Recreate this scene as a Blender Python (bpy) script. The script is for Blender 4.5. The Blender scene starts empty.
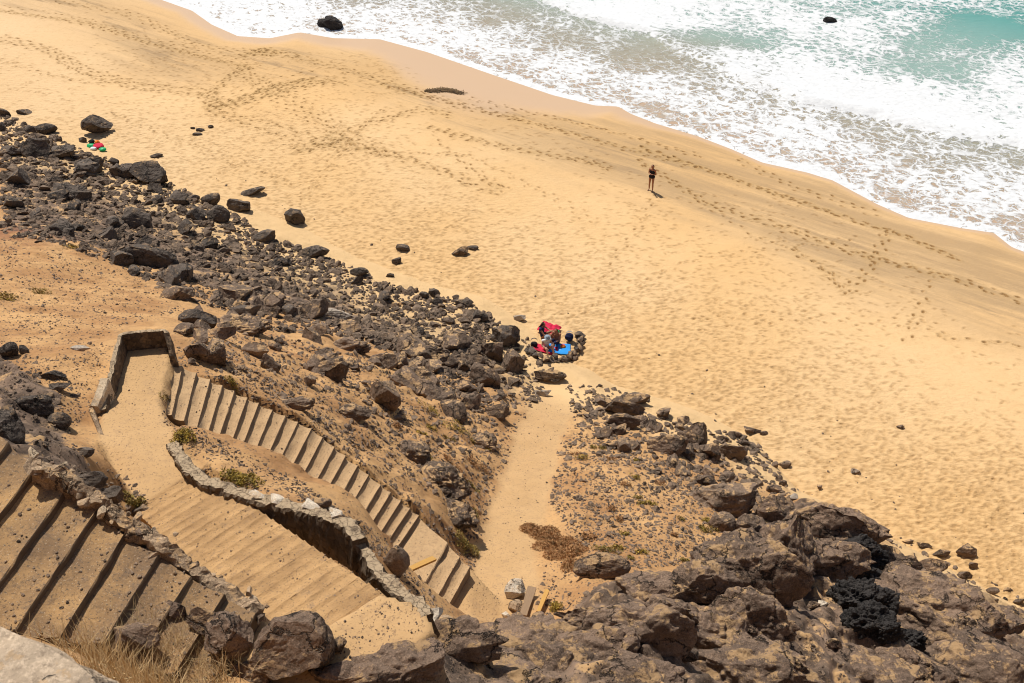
import bpy, bmesh, math, random
import numpy as np
from mathutils import Vector, Matrix
random.seed(11); rng = np.random.default_rng(11)
scene = bpy.context.scene; COL = scene.collection
R = math.radians
# ------------------------------------------------------------------ camera
CAM = np.array([0.0, 0.0, 31.0]); PITCH = R(40); F = 995.0
FW = np.array([0, math.cos(PITCH), -math.sin(PITCH)]); UP = np.array([0, math.sin(PITCH), math.cos(PITCH)])
cd = bpy.data.cameras.new('camera'); cam = bpy.data.objects.new('camera', cd); COL.objects.link(cam)
cam.location = CAM; cam.rotation_euler = (R(90) - PITCH, 0, 0)
cd.sensor_width = 36; cd.lens = 36 * F / 1024; cd.clip_end = 3000; cd.clip_start = 0.1
cd.dof.use_dof = True; cd.dof.focus_distance = 38; cd.dof.aperture_fstop = 8
scene.camera = cam

def ray(u, v):
    a = (np.asarray(u, float) - 512) / F; b = (341.5 - np.asarray(v, float)) / F
    return np.stack([a, FW[1] + b * UP[1], FW[2] + b * UP[2]], -1)
def atz(u, v, z):
    d = ray(u, v); t = (CAM[2] - z) / (-d[..., 2]); return CAM + d * t[..., None] if np.ndim(t) else CAM + d * t
def P(pts):      # [(u,v,z)] -> world points
    return np.array([atz(u, v, z) for u, v, z in pts])

# ------------------------------------------------------------------ noise
def _h(ix, iy, iz, seed):
    n = (ix * 374761393 + iy * 668265263 + iz * 2147483647 + seed * 1274126177) & 0xffffffff
    n = ((n ^ (n >> 13)) * 1274126177) & 0xffffffff
    n = ((n ^ (n >> 16)) * 2246822519) & 0xffffffff
    return ((n ^ (n >> 15)) & 0xffffff) / float(0xffffff)
def vnoise(p, seed=0):
    p = np.asarray(p, float)
    i = np.floor(p).astype(np.int64); f = p - i; f = f * f * f * (f * (f * 6 - 15) + 10)
    r = 0
    for dx in (0, 1):
        wx = f[..., 0] if dx else 1 - f[..., 0]
        for dy in (0, 1):
            wy = f[..., 1] if dy else 1 - f[..., 1]
            for dz in (0, 1):
                wz = f[..., 2] if dz else 1 - f[..., 2]
                r = r + wx * wy * wz * _h(i[..., 0] + dx, i[..., 1] + dy, i[..., 2] + dz, seed)
    return r * 2 - 1
def fbm(p, seed=0, octv=4, gain=0.5):
    p = np.asarray(p, float)
    s = 0; a = 1; t = 0
    for k in range(octv):
        s = s + a * vnoise(p, seed + k * 17); t += a; a *= gain; p = p * 2.03 + 11.7
    return s / t
def ridged(p, seed=0, octv=4):
    s = 0; a = 1; t = 0
    for k in range(octv):
        s = s + a * (1 - 2 * np.abs(vnoise(p, seed + k * 13))); t += a; a *= .5; p = p * 2.1 + 5.3
    return s / t
def xyz(X, Y, sc=1, z=0.): return np.stack([X * sc, Y * sc, np.full_like(X, z)], -1)
def sstep(a, b, x):
    t = np.clip((x - a) / (b - a), 0, 1); return t * t * (3 - 2 * t)

# ------------------------------------------------------------------ helpers
def tag(o, label=None, cat=None, group=None, kind=None):
    if label: o['label'] = label
    if cat: o['category'] = cat
    if group: o['group'] = group
    if kind: o['kind'] = kind
    return o
def link(name, me, parent=None, mat=None):
    o = bpy.data.objects.new(name, me); COL.objects.link(o)
    if parent is not None: o.parent = parent
    if mat is not None and me is not None:
        me.materials.append(mat)
    return o
def empty(name, loc, rz=0):
    o = bpy.data.objects.new(name, None); COL.objects.link(o); o.location = loc; o.rotation_euler = (0, 0, rz); o.empty_display_size = .1
    return o
def mesh_np(name, V, Fc, smooth=False, attrs=None):
    V = np.asarray(V, np.float32); Fc = np.asarray(Fc, np.int32); k = Fc.shape[1]
    me = bpy.data.meshes.new(name)
    me.vertices.add(len(V)); me.vertices.foreach_set('co', V.ravel())
    me.loops.add(Fc.size); me.loops.foreach_set('vertex_index', Fc.ravel())
    me.polygons.add(len(Fc)); me.polygons.foreach_set('loop_start', np.arange(0, Fc.size, k, dtype=np.int32))
    me.polygons.foreach_set('loop_total', np.full(len(Fc), k, np.int32))
    me.polygons.foreach_set('use_smooth', np.full(len(Fc), smooth, bool))
    me.update(calc_edges=True)
    for n, a in (attrs or {}).items():
        at = me.attributes.new(n, 'FLOAT', 'POINT'); at.data.foreach_set('value', np.asarray(a, np.float32).ravel())
    return me
def grid_faces(nx, ny):
    i = np.arange(nx * ny).reshape(ny, nx)
    return np.stack([i[:-1, :-1], i[:-1, 1:], i[1:, 1:], i[1:, :-1]], -1).reshape(-1, 4)
def axis(lo, hi, step, LO, HI):
    c = np.arange(lo, hi + 1e-6, step); a = [lo]; s = step
    while a[-1] > LO: s *= 1.35; a.append(a[-1] - s)
    b = [c[-1]]; s = step
    while b[-1] < HI: s *= 1.35; b.append(b[-1] + s)
    return np.concatenate([np.array(a[1:])[::-1], c, np.array(b[1:])])
_ico = {}
def ico(sub):
    if sub not in _ico:
        bm = bmesh.new(); bmesh.ops.create_icosphere(bm, subdivisions=sub, radius=1)
        bm.verts.ensure_lookup_table()
        _ico[sub] = (np.array([v.co[:] for v in bm.verts]), np.array([[v.index for v in f.verts] for f in bm.faces])); bm.free()
    return _ico[sub]
def rotm(rx, ry, rz): return np.array(Matrix.Rotation(rz, 3, 'Z') @ Matrix.Rotation(ry, 3, 'Y') @ Matrix.Rotation(rx, 3, 'X'))

# ------------------------------------------------------------------ signed distances
def seg_dist(X, Y, pts):       # signed distance, positive on the left-hand side of travel direction
    best = np.full(X.shape, 1e9); sg = np.ones(X.shape); tt = np.zeros(X.shape); acc = 0
    for (ax, ay), (bx, by) in zip(pts[:-1], pts[1:]):
        dx, dy = bx - ax, by - ay; L2 = dx * dx + dy * dy
        t = np.clip(((X - ax) * dx + (Y - ay) * dy) / L2, 0, 1)
        ex, ey = X - ax - t * dx, Y - ay - t * dy; d = np.hypot(ex, ey); m = d < best - 1e-9
        best = np.where(m, d, best); sg = np.where(m, np.sign(dx * ey - dy * ex + 1e-12), sg); tt = np.where(m, acc + t, tt); acc += 1
    return best * sg, tt
WL_PX = [(60, -30), (150, -6), (195, 10), (215, 24), (240, 35), (270, 37), (300, 31), (335, 37), (381, 38), (429, 51), (493, 73), (555, 94), (596, 104), (620, 105), (634, 113), (657, 122),
         (700, 135), (734, 148), (764, 161), (809, 171), (835, 179), (880, 203), (910, 216), (962, 226), (996, 231), (1015, 246), (1060, 262)]
WL = [tuple(atz(u, v, 0)[:2]) for u, v in WL_PX]
WL = [(-400, 330), (-90, 118)] + WL + [(60, 25), (400, -150)]
WF_PX = [(300, -60), (430, -22), (560, 12), (640, 34), (700, 62), (752, 82), (800, 104), (860, 118), (921, 131), (970, 140), (1024, 152), (1090, 178)]
WFP = [tuple(atz(u, v, 0)[:2]) for u, v in WF_PX]
WFP = [(-400, 420)] + WFP + [(80, 22), (400, -90)]
def bil(G, xs, ys, X, Y):
    fx = np.clip((X - xs[0]) / (xs[1] - xs[0]), 0, len(xs) - 1.001); fy = np.clip((Y - ys[0]) / (ys[1] - ys[0]), 0, len(ys) - 1.001)
    i = fx.astype(int); j = fy.astype(int); a = fx - i; b = fy - j
    return (G[j, i] * (1 - a) + G[j, i + 1] * a) * (1 - b) + (G[j + 1, i] * (1 - a) + G[j + 1, i + 1] * a) * b
_sx = np.arange(-70, 75.1, .25); _sy = np.arange(-5, 120.1, .25); _SX, _SY = np.meshgrid(_sx, _sy); _SG = -seg_dist(_SX, _SY, WL)[0]; _WG = None
def fastd(G, fn, X, Y):
    X = np.asarray(X, float); Y = np.asarray(Y, float); m = (X > -69) & (X < 74) & (Y > -4) & (Y < 119); o = bil(G, _sx, _sy, X, Y)
    if X.ndim and not m.all(): o[~m] = fn(X[~m], Y[~m])
    return o
def shore(X, Y): return fastd(_SG, lambda a, b: -seg_dist(a, b, WL)[0], X, Y)      # + onshore
def beach_base(X, Y, s):
    z = np.where(s > 0, 0.075 * np.minimum(s, 14) + 0.018 * np.clip(s - 14, 0, 40), 0.08 * np.maximum(s, -60))
    return z + 0.10 * fbm(xyz(X, Y, .11), 5, 2) * sstep(2, 10, s)

# ------------------------------------------------------------------ hillside height (thin plate through surveyed points)
CP = [(-60,100,1.4),(0,112,1.5),(60,142,1.5),(130,170,1.5),(200,195,1.5),(290,232,1.6),(340,262,1.6),(410,290,1.6),(480,305,1.6),(530,345,1.6),(590,385,1.6),(660,398,1.4),(760,440,1.3),(805,490,1.2),(880,528,1.0),(965,560,.9),(1040,600,.9),(1150,660,.9),
 (-60,170,4.2),(0,170,3.6),(100,205,3.2),(200,240,2.9),(300,285,2.8),(400,325,2.6),(480,350,2.7),
 (-60,240,8.5),(0,232,7.2),(80,245,6.8),(150,272,6.2),(250,310,6.0),(330,335,5.4),(400,372,5.2),(470,392,4.2),(520,400,3.2),
 (0,290,11),(60,300,11),(100,320,12.8),(150,318,12.6),(200,335,12.8),(240,350,11.8),(300,375,10.6),(350,395,9.6),(420,425,8),(470,450,6.4),
 (180,352,14.6),(240,385,14.0),(311,425,13.2),(370,465,12.3),(418,505,11.3),(455,530,10.4),(475,560,10.2),(440,480,8.9),
 (490,605,10.3),(520,612,10.2),(500,570,9.4),(512,530,8),(528,475,5.9),(540,430,3.9),(556,402,2.6),
 (560,590,10.2),(600,560,9.2),(560,520,7.8),(590,470,6),(650,480,5.6),(610,430,3.5),(660,440,3.2),(700,520,6.2),(740,495,4.2),(700,450,2.8),(650,545,8),
 (60,335,14.3),(40,380,15.8),(85,390,15.7),(80,440,16.2),(20,430,17.5),(60,460,18.3),(100,478,17.6),(0,460,19.6),(-60,440,20.5),(-80,340,15),
 (200,440,15.9),(240,455,15.7),(240,478,16.5),(300,500,16.4),(320,485,14.9),(360,520,15.0),(210,465,16.3),
 (120,500,18.2),(165,535,18.2),(215,570,18.2),(262,600,18.4),
 (780,520,3.6),(820,515,3.9),(850,520,3.4),(770,560,6.2),(850,570,4.6),(860,600,5.2),(930,600,3.4),(990,625,3.3),(1040,650,3.3),(1040,690,4.6),(960,660,5.4),(880,650,6.8),(800,620,8.0),(820,670,9.4),(740,610,9.0),(700,590,9.3),
 (640,600,10.4),(590,615,11.2),(540,632,12.2),(470,630,13.0),(430,618,15.2),(420,650,15.6),(500,665,14.6),(590,660,13.6),(660,650,12.3),(740,665,11.2),(740,710,11.6),(880,710,8.5),
 (620,700,14.5),(500,700,16),(380,680,17.6),(340,655,18.0),(280,655,18.6),(220,650,19.2),(300,700,19.4),(200,668,19.6),(150,668,20.3),(100,655,20.6),(60,650,20.9),(20,645,21.2),(-40,640,21.6),(130,710,21.2),(60,700,22.0),(200,700,20.3)]
cpw = P(CP)
extra = np.array([(0,0,26.6),(-2,1.5,25.2),(-8,0,27.5),(8,0,25.5),(-20,0,29.5),(20,0,24),(-35,5,29),(35,0,20),(-4.5,4.5,22.6),(-1,4.5,22.2),(3,4.5,21.5),(8,6,17),(13,8,11),(0,-12,30),(-20,-12,31),(20,-12,29),(-22,10,24),(-30,20,16),(-38,35,7),(26,12,8),(30,20,2.0),(45,5,8),(-55,62,1.),(-40,66,.6),(-20,62,.5),(0,56,0),(20,46,0),(38,34,-.5),(55,20,0),(-60,45,4),(-75,20,14),(-34,45,2.6),(-40,50,1.6)], float)
cpw = np.vstack([cpw, extra])
EDGE_PX = [(0,100),(60,135),(130,163),(200,188),(290,226),(340,255),(480,300),(530,340),(590,378),(660,392),(760,432),(805,480),(880,518),(965,550),(1040,590)]
EDGE = [tuple(atz(u, v, 1.4)[:2]) for u, v in EDGE_PX]; EDGE = [(-300, 160), (-70, 62)] + EDGE + [(60, 4), (300, -110)]
def tps_fit(p, z, lam=0.02):
    n = len(p); r = np.linalg.norm(p[:, None] - p[None], axis=-1)
    K = r + 0.0; K[np.arange(n), np.arange(n)] = -lam      # biharmonic-in-3D kernel: stiff but without overshoot
    A = np.zeros((n + 3, n + 3)); A[:n, :n] = K; A[:n, n] = 1; A[:n, n + 1:] = p; A[n, :n] = 1; A[n + 1:, :n] = p.T
    return np.linalg.solve(A, np.concatenate([z, [0, 0, 0]]))
TP = cpw[:, :2]; TW = tps_fit(TP, cpw[:, 2])
_ED = seg_dist(*np.meshgrid(np.arange(-70, 75.1, .25), np.arange(-5, 120.1, .25)), EDGE)[0]
def tps(X, Y):
    o = TW[len(TP)] + TW[len(TP) + 1] * X + TW[len(TP) + 2] * Y
    for (px, py), w in zip(TP, TW): o = o + w * np.hypot(X - px, Y - py)
    ed = fastd(_ED, lambda a, b: seg_dist(a, b, EDGE)[0], X, Y)
    return o * sstep(9, 2, ed) + np.clip(o, -9, .2) * sstep(2, 9, ed) - 6 * sstep(1.2, 9, ed)
# --- flights: riser lines (back end px, front end px, z)
def lerp(a, b, t): return tuple(a[k] + (b[k] - a[k]) * t for k in range(len(a)))
C_U = [171,182.5,196,210,222,234,247,258.5,272,285,297.5,311,322,334,345,357,368,380,390,400,409,418]
bk = [(0,171,362),(11,311,430),(21,418,517)]; fr = [(0,162,407),(11,291,469),(21,399,545)]
CL = []
for i in range(22):
    k = 0 if i < 11 else 1; a, b = bk[k], bk[k + 1]
    t = (C_U[i] - a[1]) / (b[1] - a[1]); vb = a[2] + (b[2] - a[2]) * t
    a, b = fr[k], fr[k + 1]; uf = a[1] + (b[1] - a[1]) * t; vf = a[2] + (b[2] - a[2]) * t
    z = 15.4 - .18 * i
    p, q = atz(C_U[i], vb, z), atz(uf, vf, z); d = (p - q) / np.linalg.norm(p - q)
    CL.append((p + d * .06, q - d * .10, z))
for (a, b, z) in [((448,543),(418,597),11.42),((460,557),(434,603),11.24),((470,567),(446,610),11.06)]:
    CL.append((atz(*a, z), atz(*b, z), z))
A_PX = [((36,467),(0,515)),((70,484),(0,581)),((98,509),(20,623)),((124,535),(65,630)),((160,553),(108,636)),((191,576),(150,640)),((225,594),(190,650)),((256,613),(222,668))]
AL = []
for i, (a, b) in enumerate(A_PX):
    z = 20.33 - .19 * i; p, q = atz(*a, z), atz(*b, z); d = (q - p) / np.linalg.norm(q - p); AL.append([p, (p + d * 2.35) if i < 2 else (q + d * [0, 0, .12, .1, .1, .3, .4, .4][i]), z])
d0 = AL[1][0] - AL[2][0]; d0[2] = 0
for k in range(4):
    p, q, z = AL[0]; AL.insert(0, [p + d0 * 1.0 + np.array([0, 0, .19]), q + d0 + np.array([0, 0, .19]), z + .19])
NB = 25; BL = []
b0 = (atz(400, 604, 18.75), atz(312, 668, 18.75)); b1 = (atz(200, 470, 16.25), atz(140, 506, 16.25))
for i in range(NB + 1):
    t = i / NB; z = 18.75 + (16.25 - 18.75) * t
    l, r = b0[1] + (b1[1] - b0[1]) * t, b0[0] + (b1[0] - b0[0]) * t
    l = l.copy(); r = r.copy(); l = l + (l - r) / np.linalg.norm(l - r) * .12; l[2] = r[2] = z; BL.append((r, l, z))
def poly_mask(X, Y, pts):
    m = np.zeros(X.shape, bool); n = len(pts)
    for i in range(n):
        x1, y1 = pts[i][:2]; x2, y2 = pts[(i + 1) % n][:2]
        m ^= ((y1 > Y) != (y2 > Y)) & (X < (x2 - x1) * (Y - y1) / (y2 - y1 + 1e-12) + x1)
    return m
LAND = P([(121,342,15.55),(168,342,15.55),(171,362,15.5),(162,407,15.5),(176,446,15.95),(202,471,16.22),(141,508,16.22),(116,482,15.95),(104,450,15.8),(106,415,15.6)])
PATH = P([(470,592,10.75),(500,600,10.4),(506,560,9.0),(515,520,7.6),(528,475,5.9),(540,430,3.9),(555,402,2.7),(565,388,1.9)])
ROCKY = [ [(700,575,9),(720,530,7),(770,495,3.8),(830,495,3.5),(885,540,3.2),(940,575,3.2),(1060,600,2.2),(1200,800,6),(740,800,16),(560,760,19),(380,720,20),(330,650,18),(400,640,16),(430,628,14.5),(520,622,12.5),(600,585,10.3),(650,575,9.5)],
          [(-80,330,16),(0,345,15.5),(25,370,16),(60,400,16),(50,440,17),(120,480,18),(150,520,18),(262,600,18.4),(240,630,19.5),(150,570,19),(60,480,20),(-80,470,20)],
          [(0,108,1.5),(130,168,1.6),(290,230,1.8),(480,302,1.8),(560,360,2),(520,395,3.3),(400,350,4.4),(250,300,5.5),(120,262,6),(0,230,7)] ]
ROCKYW = [P(r) for r in ROCKY]
HS = .08; hx = np.arange(-37, 27.01, HS); hy = np.arange(1.5, 55.01, HS)
HX, HY = np.meshgrid(hx, hy)
sh = shore(HX, HY)
HZ = tps(HX, HY)
rock_m = np.zeros(HX.shape)
for i, r in enumerate(ROCKYW):
    d, _ = seg_dist(HX, HY, [tuple(q[:2]) for q in r] + [tuple(r[0][:2])])
    ins = poly_mask(HX, HY, r); dd = np.where(ins, np.abs(d), -np.abs(d))
    rock_m = np.maximum(rock_m, sstep(-.5, .7, dd + .5 * fbm(xyz(HX, HY, .9), 31)) * (1.0 if i < 2 else .75))
hillness = sstep(-.1, .8, HZ - beach_base(HX, HY, sh))
outc = sstep(-1, 2, HX) * (HY < 32); big = rock_m * np.where(HY < 32, 1, .25)
lump = .35 * fbm(xyz(HX, HY, .55), 3, 4) + .13 * fbm(xyz(HX, HY, 2.2), 4, 3) + .05 * fbm(xyz(HX, HY, 7), 8, 2)
crag = (.45 + .25 * outc) * ridged(xyz(HX, HY, .42), 12, 4) + .45 * np.abs(fbm(xyz(HX, HY, 1.5), 13, 3)) + .12 * fbm(xyz(HX, HY, 5), 17, 3)
rug = sstep(-8.5, -6.5, HX) * sstep(3.5, 2, HX) * sstep(13, 15, HY) * sstep(34, 28, HY); lump = lump + rug * (.35 * ridged(xyz(HX, HY, .9), 19, 3) + .25 * np.abs(fbm(xyz(HX, HY, 2.4), 20, 3)))
HZ0 = HZ.copy()
crag = crag + .22 * outc * ridged(xyz(HX, HY, 1.3), 14, 3) * 1.
HZ = HZ + hillness * (lump * (1 - big) * .55 + (crag - .12) * big)
# corridors
sandy = np.zeros(HX.shape)
def carve(poly, zf, sand_v, soft=.12, inside_only=False):
    global HZ, sandy, rock_m
    d, tt = seg_dist(HX, HY, [tuple(q[:2]) for q in poly] + [tuple(poly[0][:2])])
    ins = poly_mask(HX, HY, poly); dd = np.where(ins, np.abs(d), -np.abs(d)); w = sstep(-soft, 0.02, dd)
    HZ = HZ * (1 - w) + zf * w; sandy = np.maximum(sandy, w * sand_v); rock_m = rock_m * (1 - w)
def flight_field(LN):
    # height field of a flight by projecting on its axis
    a = (LN[0][0] + LN[0][1]) / 2; b = (LN[-1][0] + LN[-1][1]) / 2; dx, dy = b[0] - a[0], b[1] - a[1]; L2 = dx * dx + dy * dy
    t = ((HX - a[0]) * dx + (HY - a[1]) * dy) / L2
    return LN[0][2] + (LN[-1][2] - LN[0][2]) * np.clip(t, -.2, 1.2), t
def flight_poly(LN): return [l[0] for l in LN] + [l[1] for l in LN[::-1]]
# ease the ground beside the flights toward their level so nothing buries them
def ease(poly, zf, reach, off):
    global HZ
    d, _ = seg_dist(HX, HY, [tuple(q[:2]) for q in poly] + [tuple(poly[0][:2])]); ins = poly_mask(HX, HY, poly)
    w = np.where(ins, 1, 1 - sstep(0, reach, np.abs(d)))
    HZ = HZ * (1 - w) + np.minimum(HZ, zf + off) * w
for LN in (CL, AL, BL):
    zf, _ = flight_field(LN); ease(flight_poly(LN), zf, .9, .02)
zfC, _ = flight_field(CL)
for LN in (CL, AL, BL):
    zf, _ = flight_field(LN); carve(flight_poly(LN), zf - .34, 1, .05)
for LN in (CL, AL, BL):
    LN2 = [(LN[0][0] * 2 - LN[1][0], LN[0][1] * 2 - LN[1][1], LN[0][2])] + list(LN)
    for k in range(1, len(LN2)):
        (p0, q0, _), (p1, q1, z1) = LN2[k - 1], LN2[k]; e = (p1 - q1) / np.linalg.norm(p1 - q1) * .14; f_ = (p1 - p0) * .12
        qd = [p0 + e - f_, q0 - e - f_, q1 - e, p1 + e]; x0 = min(q[0] for q in qd) - .2; x1 = max(q[0] for q in qd) + .2; y0 = min(q[1] for q in qd) - .2; y1 = max(q[1] for q in qd) + .2
        i0_ = max(0, int((x0 - hx[0]) / HS)); i1_ = int((x1 - hx[0]) / HS) + 1; j0_ = max(0, int((y0 - hy[0]) / HS)); j1_ = int((y1 - hy[0]) / HS) + 1
        if i1_ <= i0_ or j1_ <= j0_: continue
        sl = (slice(j0_, j1_), slice(i0_, i1_)); mm = poly_mask(HX[sl], HY[sl], qd); HZ[sl] = np.where(mm, np.minimum(HZ[sl], z1 - .30), HZ[sl])
d_, t_ = seg_dist(HX, HY, [tuple(q[:2]) for q in PATH])
ip = np.interp(t_.ravel(), np.arange(len(PATH)), PATH[:, 2]).reshape(HX.shape)
wd = np.interp(t_.ravel(), np.arange(len(PATH)), [.7, .85, .8, .78, .78, .8, .85, 1.0]).reshape(HX.shape)
w = sstep(2.6, .7, np.abs(d_) / wd + .25 * fbm(xyz(HX, HY, 1.1), 41))
HZ = HZ * (1 - w) + (ip + .05 * fbm(xyz(HX, HY, 1.2), 42)) * w; sandy = np.maximum(sandy, sstep(1.35, .9, np.abs(d_) / wd + .3 * fbm(xyz(HX, HY, 1.6), 43))); rock_m *= 1 - w
low = sstep(2.2, .7, HZ - beach_base(HX, HY, sh) + .6 * fbm(xyz(HX, HY, .8), 49))
zl = np.interp((HY + .35 * HX).ravel(), *map(list, zip(*sorted([(LAND[5][1] + .35 * LAND[5][0] - .05, 16.24), (LAND[6][1] + .35 * LAND[6][0] + .05, 16.22), (LAND[4][1] + .35 * LAND[4][0] + .3, 15.9), (LAND[3][1] + .35 * LAND[3][0], 15.6), (LAND[1][1] + .35 * LAND[1][0], 15.5)])))).reshape(HX.shape)
carve(LAND, zl + .02 * fbm(xyz(HX, HY, 3), 44), 1, .08)
# turning place between the upper flights
TURN = P([(256,613,18.85),(222,668,18.85),(312,668,18.78),(400,604,18.78),(430,612,18.7),(425,640,18.75),(350,700,18.8),(240,700,18.85),(222,668,18.85)])
carve(P([(258,611,18.8),(300,640,18.8),(380,590,18.8),(412,600,18.75),(428,612,18.7),(436,632,18.7),(410,655,18.75),(360,672,18.8),(320,690,18.8),(222,668,18.85)]), 18.72 + .03 * fbm(xyz(HX, HY, 2), 45), 1, .15)
HZ = HZ + hillness * (1 - sandy) * (.05 * fbm(xyz(HX, HY, 3.3), 57, 3) + .03 * np.abs(fbm(xyz(HX, HY, 7), 58, 2)))
# fold down below the beach where the hill ends
sea_side = sstep(0, 1.2, tps(HX, HY) - beach_base(HX, HY, sh) + .6)
edge = np.minimum.reduce([HX - hx[0], hx[-1] - HX, hy[-1] - HY])
HZ = HZ - (1 - sea_side) * .5

_BG = beach_base(_SX, _SY, _SG)
def ground(X, Y):
    X = np.asarray(X, float); Y = np.asarray(Y, float); zb = bil(_BG, _sx, _sy, X, Y)
    ins = (X > hx[0]) & (X < hx[-1]) & (Y > hy[0]) & (Y < hy[-1])
    return np.where(ins, np.maximum(zb, bil(HZ, hx, hy, X, Y)), zb)
def hit(u, v):
    u = np.atleast_1d(np.asarray(u, float)); v = np.atleast_1d(np.asarray(v, float)); d = ray(u, v)
    lo = np.full(u.shape, 6.0); done = np.zeros(u.shape, bool); t = lo.copy()
    # coarse march then bisection
    ts = np.concatenate([np.arange(6, 40, .2), np.arange(40, 130, .5)]); tl = np.full(u.shape, ts[0]); th = np.full(u.shape, ts[-1])
    for a, b in zip(ts[:-1], ts[1:]):
        m = ~done
        if not m.any(): break
        p = CAM + d[m] * b; below = p[:, 2] < ground(p[:, 0], p[:, 1]); idx = np.where(m)[0][below]
        tl[idx] = a; th[idx] = b; done[idx] = True
    for _ in range(9):
        tm = (tl + th) / 2; p = CAM + d * tm[:, None]; below = p[:, 2] < ground(p[:, 0], p[:, 1])
        th = np.where(below, tm, th); tl = np.where(below, tl, tm)
    return CAM + d * th[:, None], th          # th = depth along the view axis

# ------------------------------------------------------------------ materials
def new_mat(name):
    m = bpy.data.materials.new(name); m.use_nodes = True; nt = m.node_tree; nt.nodes.clear()
    out = nt.nodes.new('ShaderNodeOutputMaterial'); b = nt.nodes.new('ShaderNodeBsdfPrincipled'); nt.links.new(b.outputs[0], out.inputs[0])
    b.inputs['Roughness'].default_value = .9; b.inputs['Specular IOR Level'].default_value = .25
    return m, nt, b
class N:
    def __init__(s, nt): s.nt = nt
    def _set(s, sock, v):
        if hasattr(v, 'links') or isinstance(v, bpy.types.NodeSocket): s.nt.links.new(v, sock)
        elif isinstance(v, tuple) and len(v) == 3 and sock.type == 'RGBA': sock.default_value = (*v, 1)
        else: sock.default_value = v
    def pos(s): return s.nt.nodes.new('ShaderNodeNewGeometry').outputs['Position']
    def obj(s): return s.nt.nodes.new('ShaderNodeTexCoord').outputs['Object']
    def geo(s, o): return s.nt.nodes.new('ShaderNodeNewGeometry').outputs[o]
    def rnd(s): return s.nt.nodes.new('ShaderNodeObjectInfo').outputs['Random']
    def attr(s, n): a = s.nt.nodes.new('ShaderNodeAttribute'); a.attribute_name = n; return a.outputs['Fac']
    def noise(s, vec, sc, det=4, rough=.55, dist=0, col=False):
        n = s.nt.nodes.new('ShaderNodeTexNoise'); s._set(n.inputs['Vector'], vec); n.inputs['Scale'].default_value = sc; n.inputs['Detail'].default_value = det
        n.inputs['Roughness'].default_value = rough; n.inputs['Distortion'].default_value = dist; return n.outputs['Color' if col else 'Fac']
    def vor(s, vec, sc, feat='F1', rand=1, out='Distance'):
        n = s.nt.nodes.new('ShaderNodeTexVoronoi'); n.feature = feat; s._set(n.inputs['Vector'], vec); n.inputs['Scale'].default_value = sc; n.inputs['Randomness'].default_value = rand
        return n.outputs[out]
    def ramp(s, f, a, b, lo=0., hi=1.):
        n = s.nt.nodes.new('ShaderNodeMapRange'); n.interpolation_type = 'SMOOTHSTEP'; s._set(n.inputs['Value'], f)
        s._set(n.inputs['From Min'], a); s._set(n.inputs['From Max'], b); s._set(n.inputs['To Min'], lo); s._set(n.inputs['To Max'], hi); return n.outputs[0]
    def mix(s, f, a, b, mode='MIX'):
        n = s.nt.nodes.new('ShaderNodeMix'); n.data_type = 'RGBA'; n.blend_type = mode; s._set(n.inputs[0], f); s._set(n.inputs[6], a); s._set(n.inputs[7], b); return n.outputs[2]
    def m(s, op, a, b=0., c=None):
        n = s.nt.nodes.new('ShaderNodeMath'); n.operation = op; s._set(n.inputs[0], a); s._set(n.inputs[1], b)
        if c is not None: s._set(n.inputs[2], c)
        return n.outputs[0]
    def vm(s, op, a, b):
        n = s.nt.nodes.new('ShaderNodeVectorMath'); n.operation = op; s._set(n.inputs[0], a); s._set(n.inputs[1], b); return n.outputs[0]
    def sep(s, v): n = s.nt.nodes.new('ShaderNodeSeparateXYZ'); s._set(n.inputs[0], v); return n.outputs
    def mapp(s, v, sc=(1,1,1), rot=(0,0,0)):
        n = s.nt.nodes.new('ShaderNodeMapping'); s._set(n.inputs[0], v); n.inputs['Scale'].default_value = sc; n.inputs['Rotation'].default_value = rot; return n.outputs[0]
    def bump(s, h, st, dist): n = s.nt.nodes.new('ShaderNodeBump'); n.inputs['Strength'].default_value = st; n.inputs['Distance'].default_value = dist; s._set(n.inputs['Height'], h); return n.outputs[0]

SAND = (.66, .435, .205); SOIL = (.40, .245, .12)
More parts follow.
